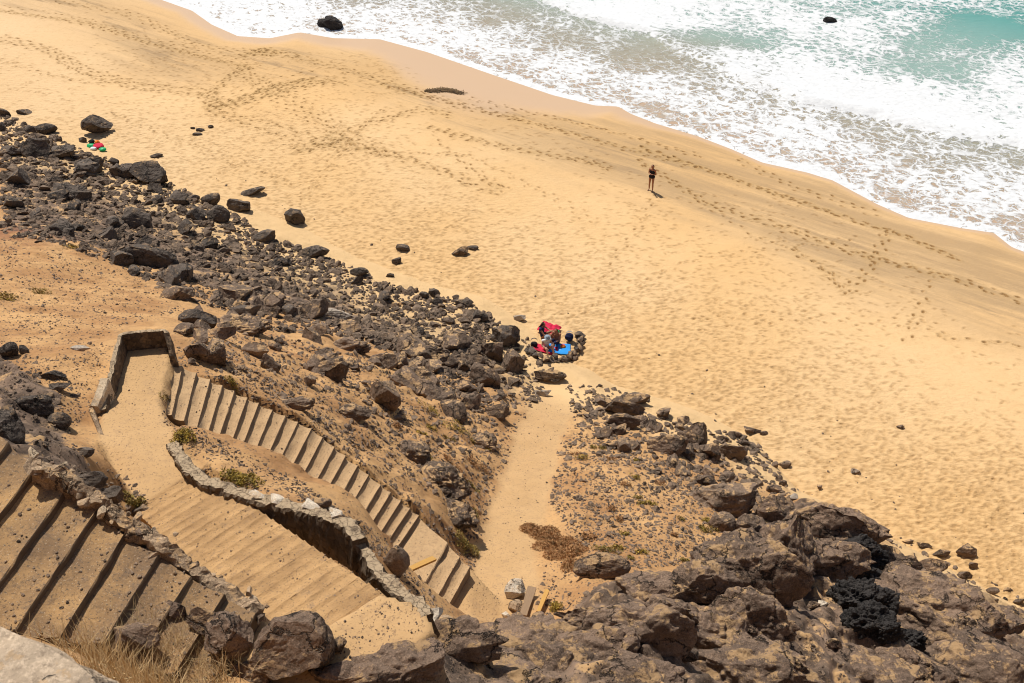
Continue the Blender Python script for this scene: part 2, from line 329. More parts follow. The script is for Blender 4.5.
# rock: dark basalt, sand lodged on flat upper faces
def rock_mat(name, dark, light, sand=.35, scale=1.0, sandcol=(.50, .315, .155), attr=None, bumpd=.03, red=0.0):
    m, nt, b = new_mat(name); n = N(nt); p = n.pos()
    a = n.noise(p, 1.4 * scale, 6, .65); a = n.ramp(a, .32, .68)
    r = n.attr(attr) if attr else n.rnd()
    c = n.mix(n.m('ADD', n.m('MULTIPLY', a, .6), n.m('MULTIPLY', r, .45)), dark, light)
    sp = n.ramp(n.noise(p, 11 * scale, 5, .8), .55, .68); c = n.mix(n.m('MULTIPLY', sp, .55), c, tuple(min(1, x * 1.9) for x in light))
    pt = n.ramp(n.noise(p, 22 * scale, 3, .6), .40, .28); c = n.mix(n.m('MULTIPLY', pt, .6), c, tuple(x * .5 for x in dark))
    if red: c = n.mix(n.m('MULTIPLY', n.ramp(n.noise(p, .8, 4), .5, .7), red), c, (.20, .085, .05))
    wp_ = n.vm('ADD', p, n.vm('MULTIPLY', n.vm('SUBTRACT', n.noise(p, 2.2 * scale, 5, .7, col=True), (.5, .5, .5)), (.9, .9, .9)))
    crk = n.m('MULTIPLY', n.ramp(n.vor(n.mapp(wp_, (1, .7, 1.8)), 1.1 * scale, 'DISTANCE_TO_EDGE'), .035, .0), n.ramp(n.noise(p, .9, 3), .42, .55))
    c = n.mix(n.m('MULTIPLY', n.ramp(n.noise(p, 38, 4, .8), .47, .62), .45), c, tuple(x * 1.7 for x in light)); c = n.mix(n.m('MULTIPLY', n.ramp(n.noise(p, 31, 4, .8), .48, .36), .5), c, tuple(x * .45 for x in dark))
    nz = n.sep(n.geo('Normal'))[2]
    up = n.ramp(nz, .62, .98); msk = n.ramp(n.m('ADD', n.noise(p, 2.2 * scale, 8, .72), n.m('MULTIPLY', n.m('SUBTRACT', n.noise(p, 15, 4, .8), .5), .25)), .60 - .16 * sand, .625 - .15 * sand)
    c = n.mix(n.m('MULTIPLY', n.m('MULTIPLY', up, msk), min(1, sand * 1.6)), c, sandcol)
    c = n.mix(n.m('MULTIPLY', crk, .85), c, tuple(x * .4 for x in dark))
    nt.links.new(c, b.inputs['Base Color'])
    h = n.m('ADD', n.m('SUBTRACT', n.noise(p, 4 * scale, 10, .78), n.m('MULTIPLY', crk, .9)), n.m('MULTIPLY', n.vor(p, 9 * scale), .45))
    nt.links.new(n.bump(h, 1., bumpd * 1.7), b.inputs['Normal']); return m
M = {}
M['basalt'] = rock_mat('dark_basalt', (.026, .021, .018), (.150, .117, .092), .30)
M['brown_basalt'] = rock_mat('brown_basalt', (.038, .027, .020), (.215, .150, .105), .52, red=.12)
M['smooth_lava'] = rock_mat('purple_lava', (.064, .045, .034), (.285, .192, .132), .54, .8, bumpd=.08)
M['clinker'] = rock_mat('black_clinker', (.014, .012, .012), (.055, .048, .044), .05, 1.3, bumpd=.06)
M['pale_stone'] = rock_mat('pale_stone', (.22, .18, .14), (.42, .35, .28), .4)
M['rubble'] = rock_mat('rubble_rock', (.020, .015, .012), (.24, .168, .115), .18, attr='rnd')
M['mortar'] = rock_mat('rough_mortar', (.15, .10, .062), (.42, .295, .185), .6)
M['plaster'] = rock_mat('sunbleached_plaster', (.42, .305, .205), (.50, .385, .27), .3, bumpd=.012)
M['palemortar'] = rock_mat('weathered_mortar', (.30, .215, .14), (.52, .40, .27), .4)
M['cap'] = rock_mat('pale_cap', (.40, .33, .25), (.64, .54, .42), .3)

def concrete_mat():
    m, nt, b = new_mat('sanded_concrete'); n = N(nt); p = n.pos()
    c = n.mix(n.noise(p, 3, 6, .7), (.13, .095, .062), (.27, .20, .135))
    nz = n.sep(n.geo('Normal'))[2]; up = n.ramp(nz, .5, .9)
    s = n.mix(n.noise(p, 1.5, 5, .6), (.38, .24, .125), (.56, .375, .20))
    s = n.mix(n.m('MULTIPLY', n.ramp(n.noise(p, 5, 5, .75), .52, .66), .45), s, (.26, .165, .09))
    s = n.mix(n.m('MULTIPLY', n.ramp(n.noise(p, 26, 3, .7), .56, .68), .75), s, (.13, .09, .06))
    c = n.mix(n.m('MULTIPLY', up, n.ramp(n.noise(p, 5, 5, .7), .22, .40)), c, s)
    nt.links.new(c, b.inputs['Base Color']); nt.links.new(n.bump(n.noise(p, 12, 6, .7), .7, .03), b.inputs['Normal']); return m
M['concrete'] = concrete_mat()
def up_concrete():
    m, nt, b = new_mat('worn_gritty_concrete'); n = N(nt); p = n.pos()
    c = n.mix(n.noise(p, 3, 6, .7), (.075, .05, .032), (.19, .13, .08))
    nz = n.sep(n.geo('Normal'))[2]; up = n.ramp(nz, .5, .9)
    s = n.mix(n.ramp(n.noise(p, 1.1, 5, .65), .3, .7), (.205, .128, .070), (.44, .262, .112))
    s = n.mix(n.m('MULTIPLY', n.ramp(n.noise(p, 3.5, 6, .8), .5, .62), .6), s, (.17, .115, .075))
    s = n.mix(n.m('MULTIPLY', n.ramp(n.noise(p, 30, 3, .7), .55, .66), .8), s, (.10, .075, .055))
    s = n.mix(n.m('MULTIPLY', n.ramp(n.noise(p, 44, 2, .7), .62, .70), .5), s, (.6, .5, .38))
    c = n.mix(up, c, s)
    nt.links.new(c, b.inputs['Base Color']); nt.links.new(n.bump(n.noise(p, 14, 6, .7), .8, .035), b.inputs['Normal']); return m
M['upconcrete'] = up_concrete()
def ramp_concrete():
    m, nt, b = new_mat('pebbly_sanded_concrete'); n = N(nt); p = n.pos()
    s = n.mix(n.ramp(n.noise(p, 1.3, 5, .6), .3, .7), (.36, .212, .095), (.55, .335, .152))
    s = n.mix(n.m('MULTIPLY', n.ramp(n.noise(p, 24, 4, .75), .54, .66), .75), s, (.17, .115, .075))
    s = n.mix(n.m('MULTIPLY', n.ramp(n.noise(p, 5, 5, .7), .56, .7), .5), s, (.27, .18, .115))
    nt.links.new(s, b.inputs['Base Color']); nt.links.new(n.bump(n.noise(p, 9, 7, .75), 1., .05), b.inputs['Normal']); return m
M['rampconcrete'] = ramp_concrete()
def stonework():
    m, nt, b = new_mat('rubble_masonry'); n = N(nt); p = n.pos()
    w = n.vm('ADD', p, n.vm('MULTIPLY', n.vm('SUBTRACT', n.noise(p, 4, 3, .6, col=True), (.5, .5, .5)), (.15, .15, .15)))
    e = n.vor(w, 8., 'DISTANCE_TO_EDGE'); cc = n.sep(n.vor(w, 8., out='Color'))
    c = n.mix(cc[0], (.085, .06, .04), (.25, .175, .11)); c = n.mix(n.m('MULTIPLY', n.ramp(n.noise(p, 14, 5, .75), .4, .7), .7), c, (.12, .085, .055))
    c = n.mix(n.ramp(e, .03, .0), c, (.20, .14, .09))
    up = n.m('MULTIPLY', n.ramp(n.sep(n.geo('Normal'))[2], .6, .95), n.ramp(n.noise(p, 4, 5, .7), .30, .5)); c = n.mix(up, c, (.46, .34, .215))
    nt.links.new(c, b.inputs['Base Color']); h = n.m('ADD', n.ramp(e, 0., .05, 0., .4), n.m('MULTIPLY', n.noise(p, 16, 6, .75), .7)); nt.links.new(n.bump(h, 1., .07), b.inputs['Normal']); return m
M['stonework'] = stonework()

def hill_mat():
    m, nt, b = new_mat('stony_hillside'); n = N(nt); p = n.pos()
    soil = n.mix(n.ramp(n.noise(p, .55, 5, .6), .3, .7), (.385, .20, .082), (.585, .345, .150))
    soil = n.mix(n.m('MULTIPLY', n.ramp(n.noise(p, 6, 5, .7), .5, .7), .5), soil, (.24, .15, .09))
    pv = n.vor(p, 13); pc = n.vor(p, 13, out='Color'); peb = n.m('MULTIPLY', n.ramp(pv, .34, .22), n.ramp(n.sep(pc)[0], .45, .5))
    peb = n.m('MULTIPLY', peb, n.ramp(n.noise(p, .9, 3), .38, .58))
    soil = n.mix(n.m('MULTIPLY', peb, .85), soil, n.mix(n.sep(pc)[1], (.05, .04, .035), (.27, .21, .16)))
    sand = n.mix(n.noise(p, 1.2, 5, .6), (.43, .262, .118), (.56, .355, .172))
    sand = n.mix(n.m('MULTIPLY', n.ramp(n.noise(p, 4, 6, .75), .5, .68), .45), sand, (.34, .215, .12)); sand = n.mix(n.m('MULTIPLY', n.ramp(n.noise(p, 20, 3, .7), .57, .67), .75), sand, (.20, .13, .08))
    rk = n.mix(n.ramp(n.noise(p, 1.3, 7, .7), .3, .7), (.052, .036, .027), (.27, .182, .125))
    rk = n.mix(n.m('MULTIPLY', n.ramp(n.noise(p, 8, 4, .7), .58, .7), .6), rk, (.30, .22, .17))
    nz = n.sep(n.geo('Normal'))[2]
    lodged = n.m('MULTIPLY', n.ramp(nz, .70, .95), n.ramp(n.noise(p, 1.0, 6, .7), .50, .58))
    lodged = n.m('MAXIMUM', lodged, n.m('MULTIPLY', n.ramp(n.noise(p, 11, 5, .75), .60, .66), .7))
    rk = n.mix(lodged, rk, (.50, .31, .15))
    rm = n.ramp(n.m('ADD', n.attr('rocky'), n.m('MULTIPLY', n.m('SUBTRACT', n.noise(p, 2.2, 6, .7), .5), .9)), .42, .55)
    c = n.mix(rm, soil, rk); c = n.mix(n.attr('sandy'), c, sand); c = n.mix(n.attr('low'), c, n.mix(n.noise(p, 1.1, 5, .6), (.60, .40, .19), (.70, .47, .245)))
    red = n.m('MULTIPLY', n.attr('red'), n.ramp(n.noise(p, .7, 4), .35, .6)); c = n.mix(n.m('MULTIPLY', red, .7), c, (.24, .095, .05))
    nt.links.new(c, b.inputs['Base Color'])
    h = n.m('ADD', n.m('MULTIPLY', n.noise(p, 7, 8, .75), 1.0), n.m('MULTIPLY', peb, .5))
    h = n.m('MULTIPLY', h, n.m('SUBTRACT', 1., n.m('MULTIPLY', n.attr('sandy'), .65)))
    nt.links.new(n.bump(h, 1., .06), b.inputs['Normal']); return m
def beach_mat():
    m, nt, b = new_mat('beach_sand'); n = N(nt); p = n.pos(); s = n.attr('shore')
    big_ = n.noise(p, .07, 4, .55)
    c = n.mix(n.ramp(big_, .35, .65), (.655, .415, .192), (.68, .46, .242))
    c = n.mix(n.m('MULTIPLY', n.ramp(n.noise(p, 1.2, 6, .65), .45, .75), .35), c, (.54, .35, .165))
    c = n.mix(n.m('MULTIPLY', n.attr('far'), .6), c, (.68, .485, .29))
    # damp and dark mineral sand streaks that follow the shore
    q = n.mapp(p, (1, 1, 1), (0, 0, R(32))); q = n.mapp(q, (.09, .75, 1))
    st = n.ramp(n.noise(q, 1.6, 6, .68), .50, .66)
    band = n.m('MULTIPLY', n.ramp(s, 1.5, 4.), n.ramp(s, 10.5, 6.))
    c = n.mix(n.m('MULTIPLY', n.m('MULTIPLY', st, band), .85), c, (.235, .165, .105))
    c = n.mix(n.m('MULTIPLY', n.m('MULTIPLY', n.ramp(n.noise(p, 5, 5, .8), .5, .7), band), .35), c, (.27, .19, .11))
    c = n.mix(n.m('MULTIPLY', n.attr('dampz'), n.ramp(n.noise(q, 1.1, 6, .7), .30, .62)), c, (.325, .225, .13))
    c = n.mix(n.m('MULTIPLY', n.ramp(n.noise(p, 3.2, 7, .78), .50, .66), .38), c, (.47, .31, .15))
    c = n.mix(n.m('MULTIPLY', n.ramp(s, 13., 4.), .30), c, (.50, .31, .14))
    c = n.mix(n.m('MINIMUM', n.m('MULTIPLY', n.attr('trod'), n.ramp(n.noise(p, 2.5, 5, .7), .3, .65)), .7), c, (.44, .285, .125))
    wet = n.ramp(n.m('ADD', n.m('MULTIPLY', s, n.attr('wets')), n.m('MULTIPLY', n.noise(p, .35, 3), -1.5)), 3.0, .7)
    c = n.mix(wet, c, (.54, .365, .225))
    c = n.mix(n.m('MINIMUM', n.m('MULTIPLY', n.attr('print'), 2.2), .92), c, (.25, .14, .052))
    nt.links.new(c, b.inputs['Base Color'])
    nt.links.new(n.ramp(wet, 0., 1., .95, .45), b.inputs['Roughness']); nt.links.new(n.ramp(wet, 0., 1., .15, .3), b.inputs['Specular IOR Level'])
    w = n.mapp(p, (1, 1.9, 1), (0, 0, R(12)))
    h = n.m('ADD', n.noise(w, 2.6, 5, .6), n.m('MULTIPLY', n.noise(p, 16, 3, .6), .15))
    h = n.m('MULTIPLY', h, n.m('MULTIPLY', n.ramp(wet, 0., 1., 1., .03), n.ramp(n.attr('rough'), 0., 1., .3, 1.)))
    nt.links.new(n.bump(h, 1., .10), b.inputs['Normal']); return m
def sea_mat():
    m, nt, b = new_mat('foaming_sea'); n = N(nt); p = n.pos(); d = n.attr('off'); dens = n.attr('foam')
    wat = n.mix(n.ramp(d, 1., 9.), (.46, .32, .21), (.31, .27, .19)); wat = n.mix(n.m('MULTIPLY', n.ramp(n.noise(p, 1.6, 6, .75), .42, .6), .45), wat, (.40, .40, .34))
    wat = n.mix(n.ramp(d, 8., 17.), wat, (.27, .39, .34)); wat = n.mix(n.ramp(d, 20., 36.), wat, (.07, .29, .255))
    warp = n.vm('ADD', p, n.vm('MULTIPLY', n.vm('SUBTRACT', n.noise(p, .9, 4, .6, col=True), (.5, .5, .5)), (1.5, 1.5, 0.)))
    warp2 = n.vm('ADD', warp, n.vm('MULTIPLY', n.vm('SUBTRACT', n.noise(p, 4, 3, .6, col=True), (.5, .5, .5)), (.28, .28, 0.)))
    q = n.mapp(n.mapp(warp2, (1, 1, 1), (0, 0, R(30))), (.75, 1.25, 0.))
    e1 = n.vor(q, 1.45, 'DISTANCE_TO_EDGE'); e2 = n.vor(q, 3.4, 'DISTANCE_TO_EDGE'); e3 = n.noise(q, 2.2, 7, .72)
    web = n.m('SUBTRACT', 1., n.m('MINIMUM', n.m('MULTIPLY', e1, 2.6), n.m('ADD', n.m('MULTIPLY', e2, 3.2), .12)))
    web = n.m('ADD', n.m('MULTIPLY', web, .55), n.m('MULTIPLY', e3, .62))
    th = n.m('SUBTRACT', 1.06, n.m('MULTIPLY', dens, .78))
    f = n.ramp(web, n.m('SUBTRACT', th, .09), n.m('ADD', th, .15))
    c = n.mix(f, wat, n.mix(n.noise(p, 3, 4, .6), (.50, .51, .52), (.80, .81, .81)))
    nt.links.new(c, b.inputs['Base Color']); nt.links.new(n.ramp(f, 0., 1., .14, .8), b.inputs['Roughness'])
    b.inputs['Specular IOR Level'].default_value = .4
    h = n.m('ADD', n.m('MULTIPLY', f, .45), n.m('MULTIPLY', n.noise(n.mapp(p, (.7, 1.3, 1), (0, 0, R(30))), 1.8, 6, .62), .8))
    nt.links.new(n.bump(h, .8, .12), b.inputs['Normal']); return m
M['hill'] = hill_mat(); M['beach'] = beach_mat(); M['sea'] = sea_mat()
def plain(name, col, col2=None, rough=.85, sc=6, bumpd=.01):
    m, nt, b = new_mat(name); n = N(nt); p = n.obj()
    nt.links.new(n.mix(n.noise(p, sc, 4, .6), col, col2 or tuple(x * .75 for x in col)), b.inputs['Base Color']); b.inputs['Roughness'].default_value = rough
    nt.links.new(n.bump(n.noise(p, sc * 3, 4), .6, bumpd), b.inputs['Normal']); return m

# ------------------------------------------------------------------ hillside sheet (with coarse skirts so it carries on out of frame)
redm = sstep(4, 0, np.hypot(HX - atz(5, 238, 7)[0], HY - atz(5, 238, 7)[1]))
HXX = HX.copy()
me = mesh_np('hillside', np.stack([HX, HY, HZ], -1).reshape(-1, 3), grid_faces(len(hx), len(hy)), True, {'rocky': rock_m, 'sandy': sandy, 'low': low, 'red': redm})
tag(link('hillside', me, None, M['hill']), kind='structure')
def skirt(name, x0, x1, y0, y1, st, zf):
    xs = np.arange(x0, x1 + .01, st); ys = np.arange(y0, y1 + .01, st); X, Y = np.meshgrid(xs, ys); Z = zf(X, Y)
    me = mesh_np(name, np.stack([X, Y, Z], -1).reshape(-1, 3), grid_faces(len(xs), len(ys)), True, {'rocky': .45 + .4 * fbm(xyz(X, Y, .2), 7), 'sandy': X * 0, 'low': X * 0, 'red': X * 0})
    tag(link(name, me, None, M['hill']), kind='structure')
ts = lambda X, Y: np.minimum(tps(X, Y), 34) + .4 * fbm(xyz(X, Y, .3), 3, 4)
skirt('hillside_far_side', -130, -36.9, -30, 90, .7, lambda X, Y: np.where((X > -38) & (Y < hy[-1]), bil(HZ, hx, hy, np.maximum(X, hx[0]), Y) - .15, ts(X, Y)))
skirt('hillside_near_side', -37.2, 27.2, -30, 1.9, .6, lambda X, Y: np.where(Y > .9, bil(HZ, hx, hy, X, np.maximum(Y, hy[0])) - .15, ts(X, Y)))
skirt('hillside_sea_side', 26.8, 100, -30, 40, .7, lambda X, Y: np.where(X < 28, bil(HZ, hx, hy, np.minimum(X, hx[-1]), Y) - .15, ts(X, Y)))

# ------------------------------------------------------------------ beach sheet with footprints
GS = .065; bx = axis(-46, 44, GS, -700, 700); by = axis(20, 84, GS, -40, 900)
BX, BY = np.meshgrid(bx, by); bs = shore(BX, BY); BZ = beach_base(BX, BY, bs)
PR = np.zeros(BX.shape, np.float32); TD = PR.copy(); i0 = int(np.searchsorted(bx, -46.01)); j0 = int(np.searchsorted(by, 19.99)); NI = int(90 / GS) - 1; NJ = int(64 / GS) - 1
def stamp(x, y, ang, L, W, depth, damp):
    ci = i0 + (x + 46) / GS; cj = j0 + (y - 20) / GS; rr = int(L * 1.5 / GS) + 2
    a, b = int(round(ci)), int(round(cj))
    if a - rr < i0 or b - rr < j0 or a + rr >= i0 + NI or b + rr >= j0 + NJ: return
    sl = (slice(b - rr, b + rr + 1), slice(a - rr, a + rr + 1)); X = BX[sl] - x; Y = BY[sl] - y
    c, s = math.cos(ang), math.sin(ang); e = ((X * c + Y * s) / L) ** 2 + ((-X * s + Y * c) / W) ** 2
    BZ[sl] += -depth * np.exp(-e * 2.2) + depth * .38 * np.exp(-(np.sqrt(e) - 1.25) ** 2 * 5)
    PR[sl] = np.maximum(PR[sl], damp * np.exp(-e * 1.6))
def bp(u, v): p, _ = hit([u], [v]); return p[0, :2]
TR = [([(60,0),(130,12),(205,44),(258,50),(300,55)],3,.55,1.2),([(0,8),(90,20),(150,40),(225,58),(260,66)],5,.6,1.8),([(0,38),(50,50),(85,72),(140,88),(205,92),(217,108)],5,.6,1.5),([(0,60),(60,76),(110,84)],2,.45,1),
 ([(217,108),(285,85),(320,78)],7,.75,1.5),([(213,96),(232,78),(252,66)],3,.8,.6),([(210,106),(240,104),(320,80),(350,82)],5,.7,1.3),([(213,110),(315,140),(380,150),(430,165),(505,192)],4,.6,1.8),([(240,55),(262,48),(278,54)],6,.8,1.),
 ([(296,150),(340,135),(425,108),(455,117)],3,.65,.8),([(300,152),(350,138)],4,.7,1),([(266,50),(360,76),(430,96),(520,120)],3,.7,.8),([(246,70),(300,100),(346,130),(392,150)],4,.6,1.2),([(330,150),(470,152),(600,220)],2,.3,2),
 ([(381,85),(432,99),(528,123),(644,154),(700,169)],3,.9,.5),([(470,100),(560,120),(700,158)],2,.7,.6),([(432,126),(514,147),(590,160),(613,167)],4,.65,.8),([(440,140),(470,165),(510,190)],2,.5,.6),
 ([(640,148),(734,180),(790,199),(865,225),(902,236),(960,262)],3,1.,.4),([(640,160),(707,202),(790,229),(865,255),(940,273),(1023,300)],3,.9,.5),([(885,230),(869,262),(842,293)],2,.9,.5),([(794,250),(812,262),(830,273),(842,290)],3,.7,.9),
 ([(934,277),(917,317),(905,345)],1,.8,.2),([(940,337),(1020,345)],2,.7,.3),([(652,195),(640,225),(615,255),(600,290)],1,.45,.4),([(652,195),(700,205),(760,240),(800,245)],1,.5,.3),([(380,110),(310,190),(270,230)],2,.35,.8),
 ([(560,330),(700,260),(860,240)],1,.35,.6),([(700,330),(800,320),(950,330)],2,.35,1),([(120,110),(170,130),(300,180)],2,.3,1.2),([(330,245),(430,310),(520,330)],2,.3,.8),([(740,160),(800,190),(880,215)],2,.8,.8)]
for pts, nr, damp, spread in TR:
    W = np.array([bp(*p) for p in pts])
    for k in range(nr):
        off = rng.normal(0, spread * .36); seg = np.diff(W, axis=0); L = np.linalg.norm(seg, axis=1); s = 0; side = 1; tot = L.sum(); cum = np.concatenate([[0], np.cumsum(L)]); stp = rng.uniform(.55, .75); wob = rng.uniform(0, 9)
        while s < tot:
            i = min(np.searchsorted(cum, s, 'right') - 1, len(seg) - 1); d = seg[i] / L[i]; nrm = np.array([-d[1], d[0]])
            q = W[i] + d * (s - cum[i]) + nrm * (off + .12 * side + .35 * math.sin(s * .35 + wob) * spread * .3 + rng.normal(0, .05))
            stamp(q[0], q[1], math.atan2(d[1], d[0]) + rng.normal(0, .25), .145, .08, rng.uniform(.05, .09), damp * rng.uniform(.35, 1.3))
            ci = i0 + int((q[0] + 46) / GS); cj = j0 + int((q[1] - 20) / GS)
            if i0 + 12 < ci < i0 + NI - 10 and j0 + 12 < cj < j0 + NJ - 10:
                s2 = (slice(cj - 9, cj + 10), slice(ci - 9, ci + 10)); TD[s2] += .20 * damp * np.exp(-((BX[s2] - q[0]) ** 2 + (BY[s2] - q[1]) ** 2) / .16)
            s += stp * rng.uniform(.85, 1.15); side = -side
# trodden open sand: loose prints everywhere above the wet line
nu = 25000; U = rng.uniform(0, 1024, nu * 2); V = rng.uniform(0, 625, nu * 2)
keep = np.zeros(nu * 2, bool)
Wp, _ = hit(U, V); ss = shore(Wp[:, 0], Wp[:, 1])
dn = fbm(np.stack([Wp[:, 0] * .09, Wp[:, 1] * .09, Wp[:, 0] * 0], -1), 77, 3)
prob = .25 + .75 * sstep(13, 22, ss) + .9 * np.clip(dn, -.4, .6); keep = (ss > 3.5) & (rng.uniform(0, 1, nu * 2) < prob) & (Wp[:, 2] < 2.6)
for (x, y, z), s in zip(Wp[keep], ss[keep]):
    stamp(x, y, rng.normal(-.1, .4), rng.uniform(.13, .20), rng.uniform(.058, .075), rng.uniform(.02, .045), .24 if s > 10 else .26)
rough = sstep(9, 22, bs + 4 * fbm(xyz(BX, BY, .08), 60, 3))
me = mesh_np('beach', np.stack([BX, BY, BZ], -1).reshape(-1, 3), grid_faces(len(bx), len(by)), True, {'shore': bs, 'print': PR, 'dampz': .80 * sstep(2 - 1.8 * sstep(2, 12, BX), 4 - 2.8 * sstep(2, 12, BX), bs) * sstep(12, 6.5, bs + 1.5 * fbm(xyz(BX, BY, .12), 61, 3)) * (.30 + .70 * sstep(-6, 10, BX) + .5 * np.exp(-((BX + 25) / 6) ** 2)), 'trod': np.clip(TD, 0, 1), 'rough': rough, 'far': sstep(-10, -45, BX), 'wets': 1.9 + 3. * sstep(4, 16, BX) - 1.45 * np.exp(-((BX + 4) / 11) ** 2)})
tag(link('beach', me, None, M['beach']), kind='structure')
# ------------------------------------------------------------------ sea sheet
sx = axis(-60, 60, .22, -1500, 1500); sy = axis(36, 100, .22, -200, 2000); SX, SY = np.meshgrid(sx, sy)
off = -shore(SX, SY); wf = fastd(seg_dist(_SX, _SY, WFP)[0], lambda a, b: seg_dist(a, b, WFP)[0], SX, SY)
n1 = fbm(xyz(SX, SY, .22), 91, 4); n2 = fbm(xyz(SX, SY, .09), 92, 3); wfn = wf + 1.1 * n1
dens = .42 + .20 * n1 + .08 * n2
dens += .38 * sstep(.8, .1, off) + .14 * sstep(0, 4, off) * sstep(7, 3, off)           # swash rim
dens = np.where(wfn > 0, dens + (.34 + .3 * n2) * sstep(-.2, .5, wfn) * sstep(9.5, 2.0, wfn) , dens)
dens += .22 * sstep(4, 10, wfn) * (1 + 1.2 * n2) + .16 * fbm(xyz(SX, SY, .5), 99, 3)
leftm = sstep(8, -14, SX); dens += .14 * leftm
for (u, v, rx, a) in [(1014, 32, 3.4, .6), (965, 18, 2.5, .22), (850, 8, 3, .25), (735, 38, 3.5, .34), (690, 40, 3, .28)]:
    c = atz(u, v, 0); q = np.exp(-(((SX - c[0]) / (rx * 1.3)) ** 2 + ((SY - c[1]) / (rx * .8)) ** 2)); dens -= a * q
cw = atz(880, 95, 0); dens += .3 * np.exp(-(((SX - cw[0]) / 9) ** 2 + ((SY - cw[1]) / 3.5) ** 2))
SZ = .02 + sstep(0, 6, off) * (.07 * n1 + .03 * fbm(xyz(SX, SY, .9), 95, 3)) + .28 * np.exp(-((wfn - 1) / .9) ** 2) * sstep(0, 1, wfn + 1) + .16 * sstep(12, 30, off) * fbm(np.stack([(SX * .54 + SY * .84) * .25, (SX * .84 - SY * .54) * .07, SX * 0], -1), 97, 3)
me = mesh_np('sea', np.stack([SX, SY, SZ], -1).reshape(-1, 3), grid_faces(len(sx), len(sy)), True, {'off': off, 'foam': np.clip(dens, 0, 1.3)})
tag(link('sea', me, None, M['sea']), kind='structure')

# ------------------------------------------------------------------ rocks
def rock_v(sub, seed, dims, planes=13, rough=.05, cut=(.52, .84), nfreq=2.2, rnd=0.0):
    r = np.random.default_rng(seed); V, Fc = ico(sub); V = V.copy()
    for k in range(planes):
        nn = r.normal(size=3); nn /= np.linalg.norm(nn); d = r.uniform(*cut); e = V @ nn - d
        V -= np.clip(e, 0, None)[:, None] * nn * (1 - rnd)
    if rough:
        nrm = V / np.linalg.norm(V, axis=1)[:, None]
        V += nrm * (rough * fbm(V * nfreq + seed % 97, seed % 1000, 4, .6))[:, None]
    V = V / (np.abs(V).max(0) + 1e-9) * np.array(dims) / 2
    return V, Fc
def place(u, v, w, h):
    p, t = hit([u], [v + h * .22]); mpp = t[0] / F
    W = w * mpp; H = h * mpp; return p[0], W, H
def boulder(u, v, w, h, label, mat='basalt', tilt=0, planes=13, rough=.05, sub=4, tall=.85, deep=.85, seedo=0, name='boulder', cat='boulder', bury=.22, smooth=False, cut=(.52, .84), nfreq=2.2, rnd=0., group=None):
    p, W, H = place(u, v, w, h); D = min(W * 1.1, max(H * deep, W * .45)); T = max(H * tall, .12)
    s = int(u * 7 + v * 13 + seedo); V, Fc = rock_v(sub, s, (W * 1.16, D * 1.12, T * 1.08 * (1 + bury)), planes, rough, cut, nfreq, rnd)
    V = V @ rotm(0, R(tilt), 0).T; V[:, 2] += T * (1 - bury) / 2 - T * bury * .15
    V *= 1.0
    o = link(name, mesh_np(name, V, Fc, smooth), None, M[mat]); o.location = p
    return tag(o, label, cat, group)
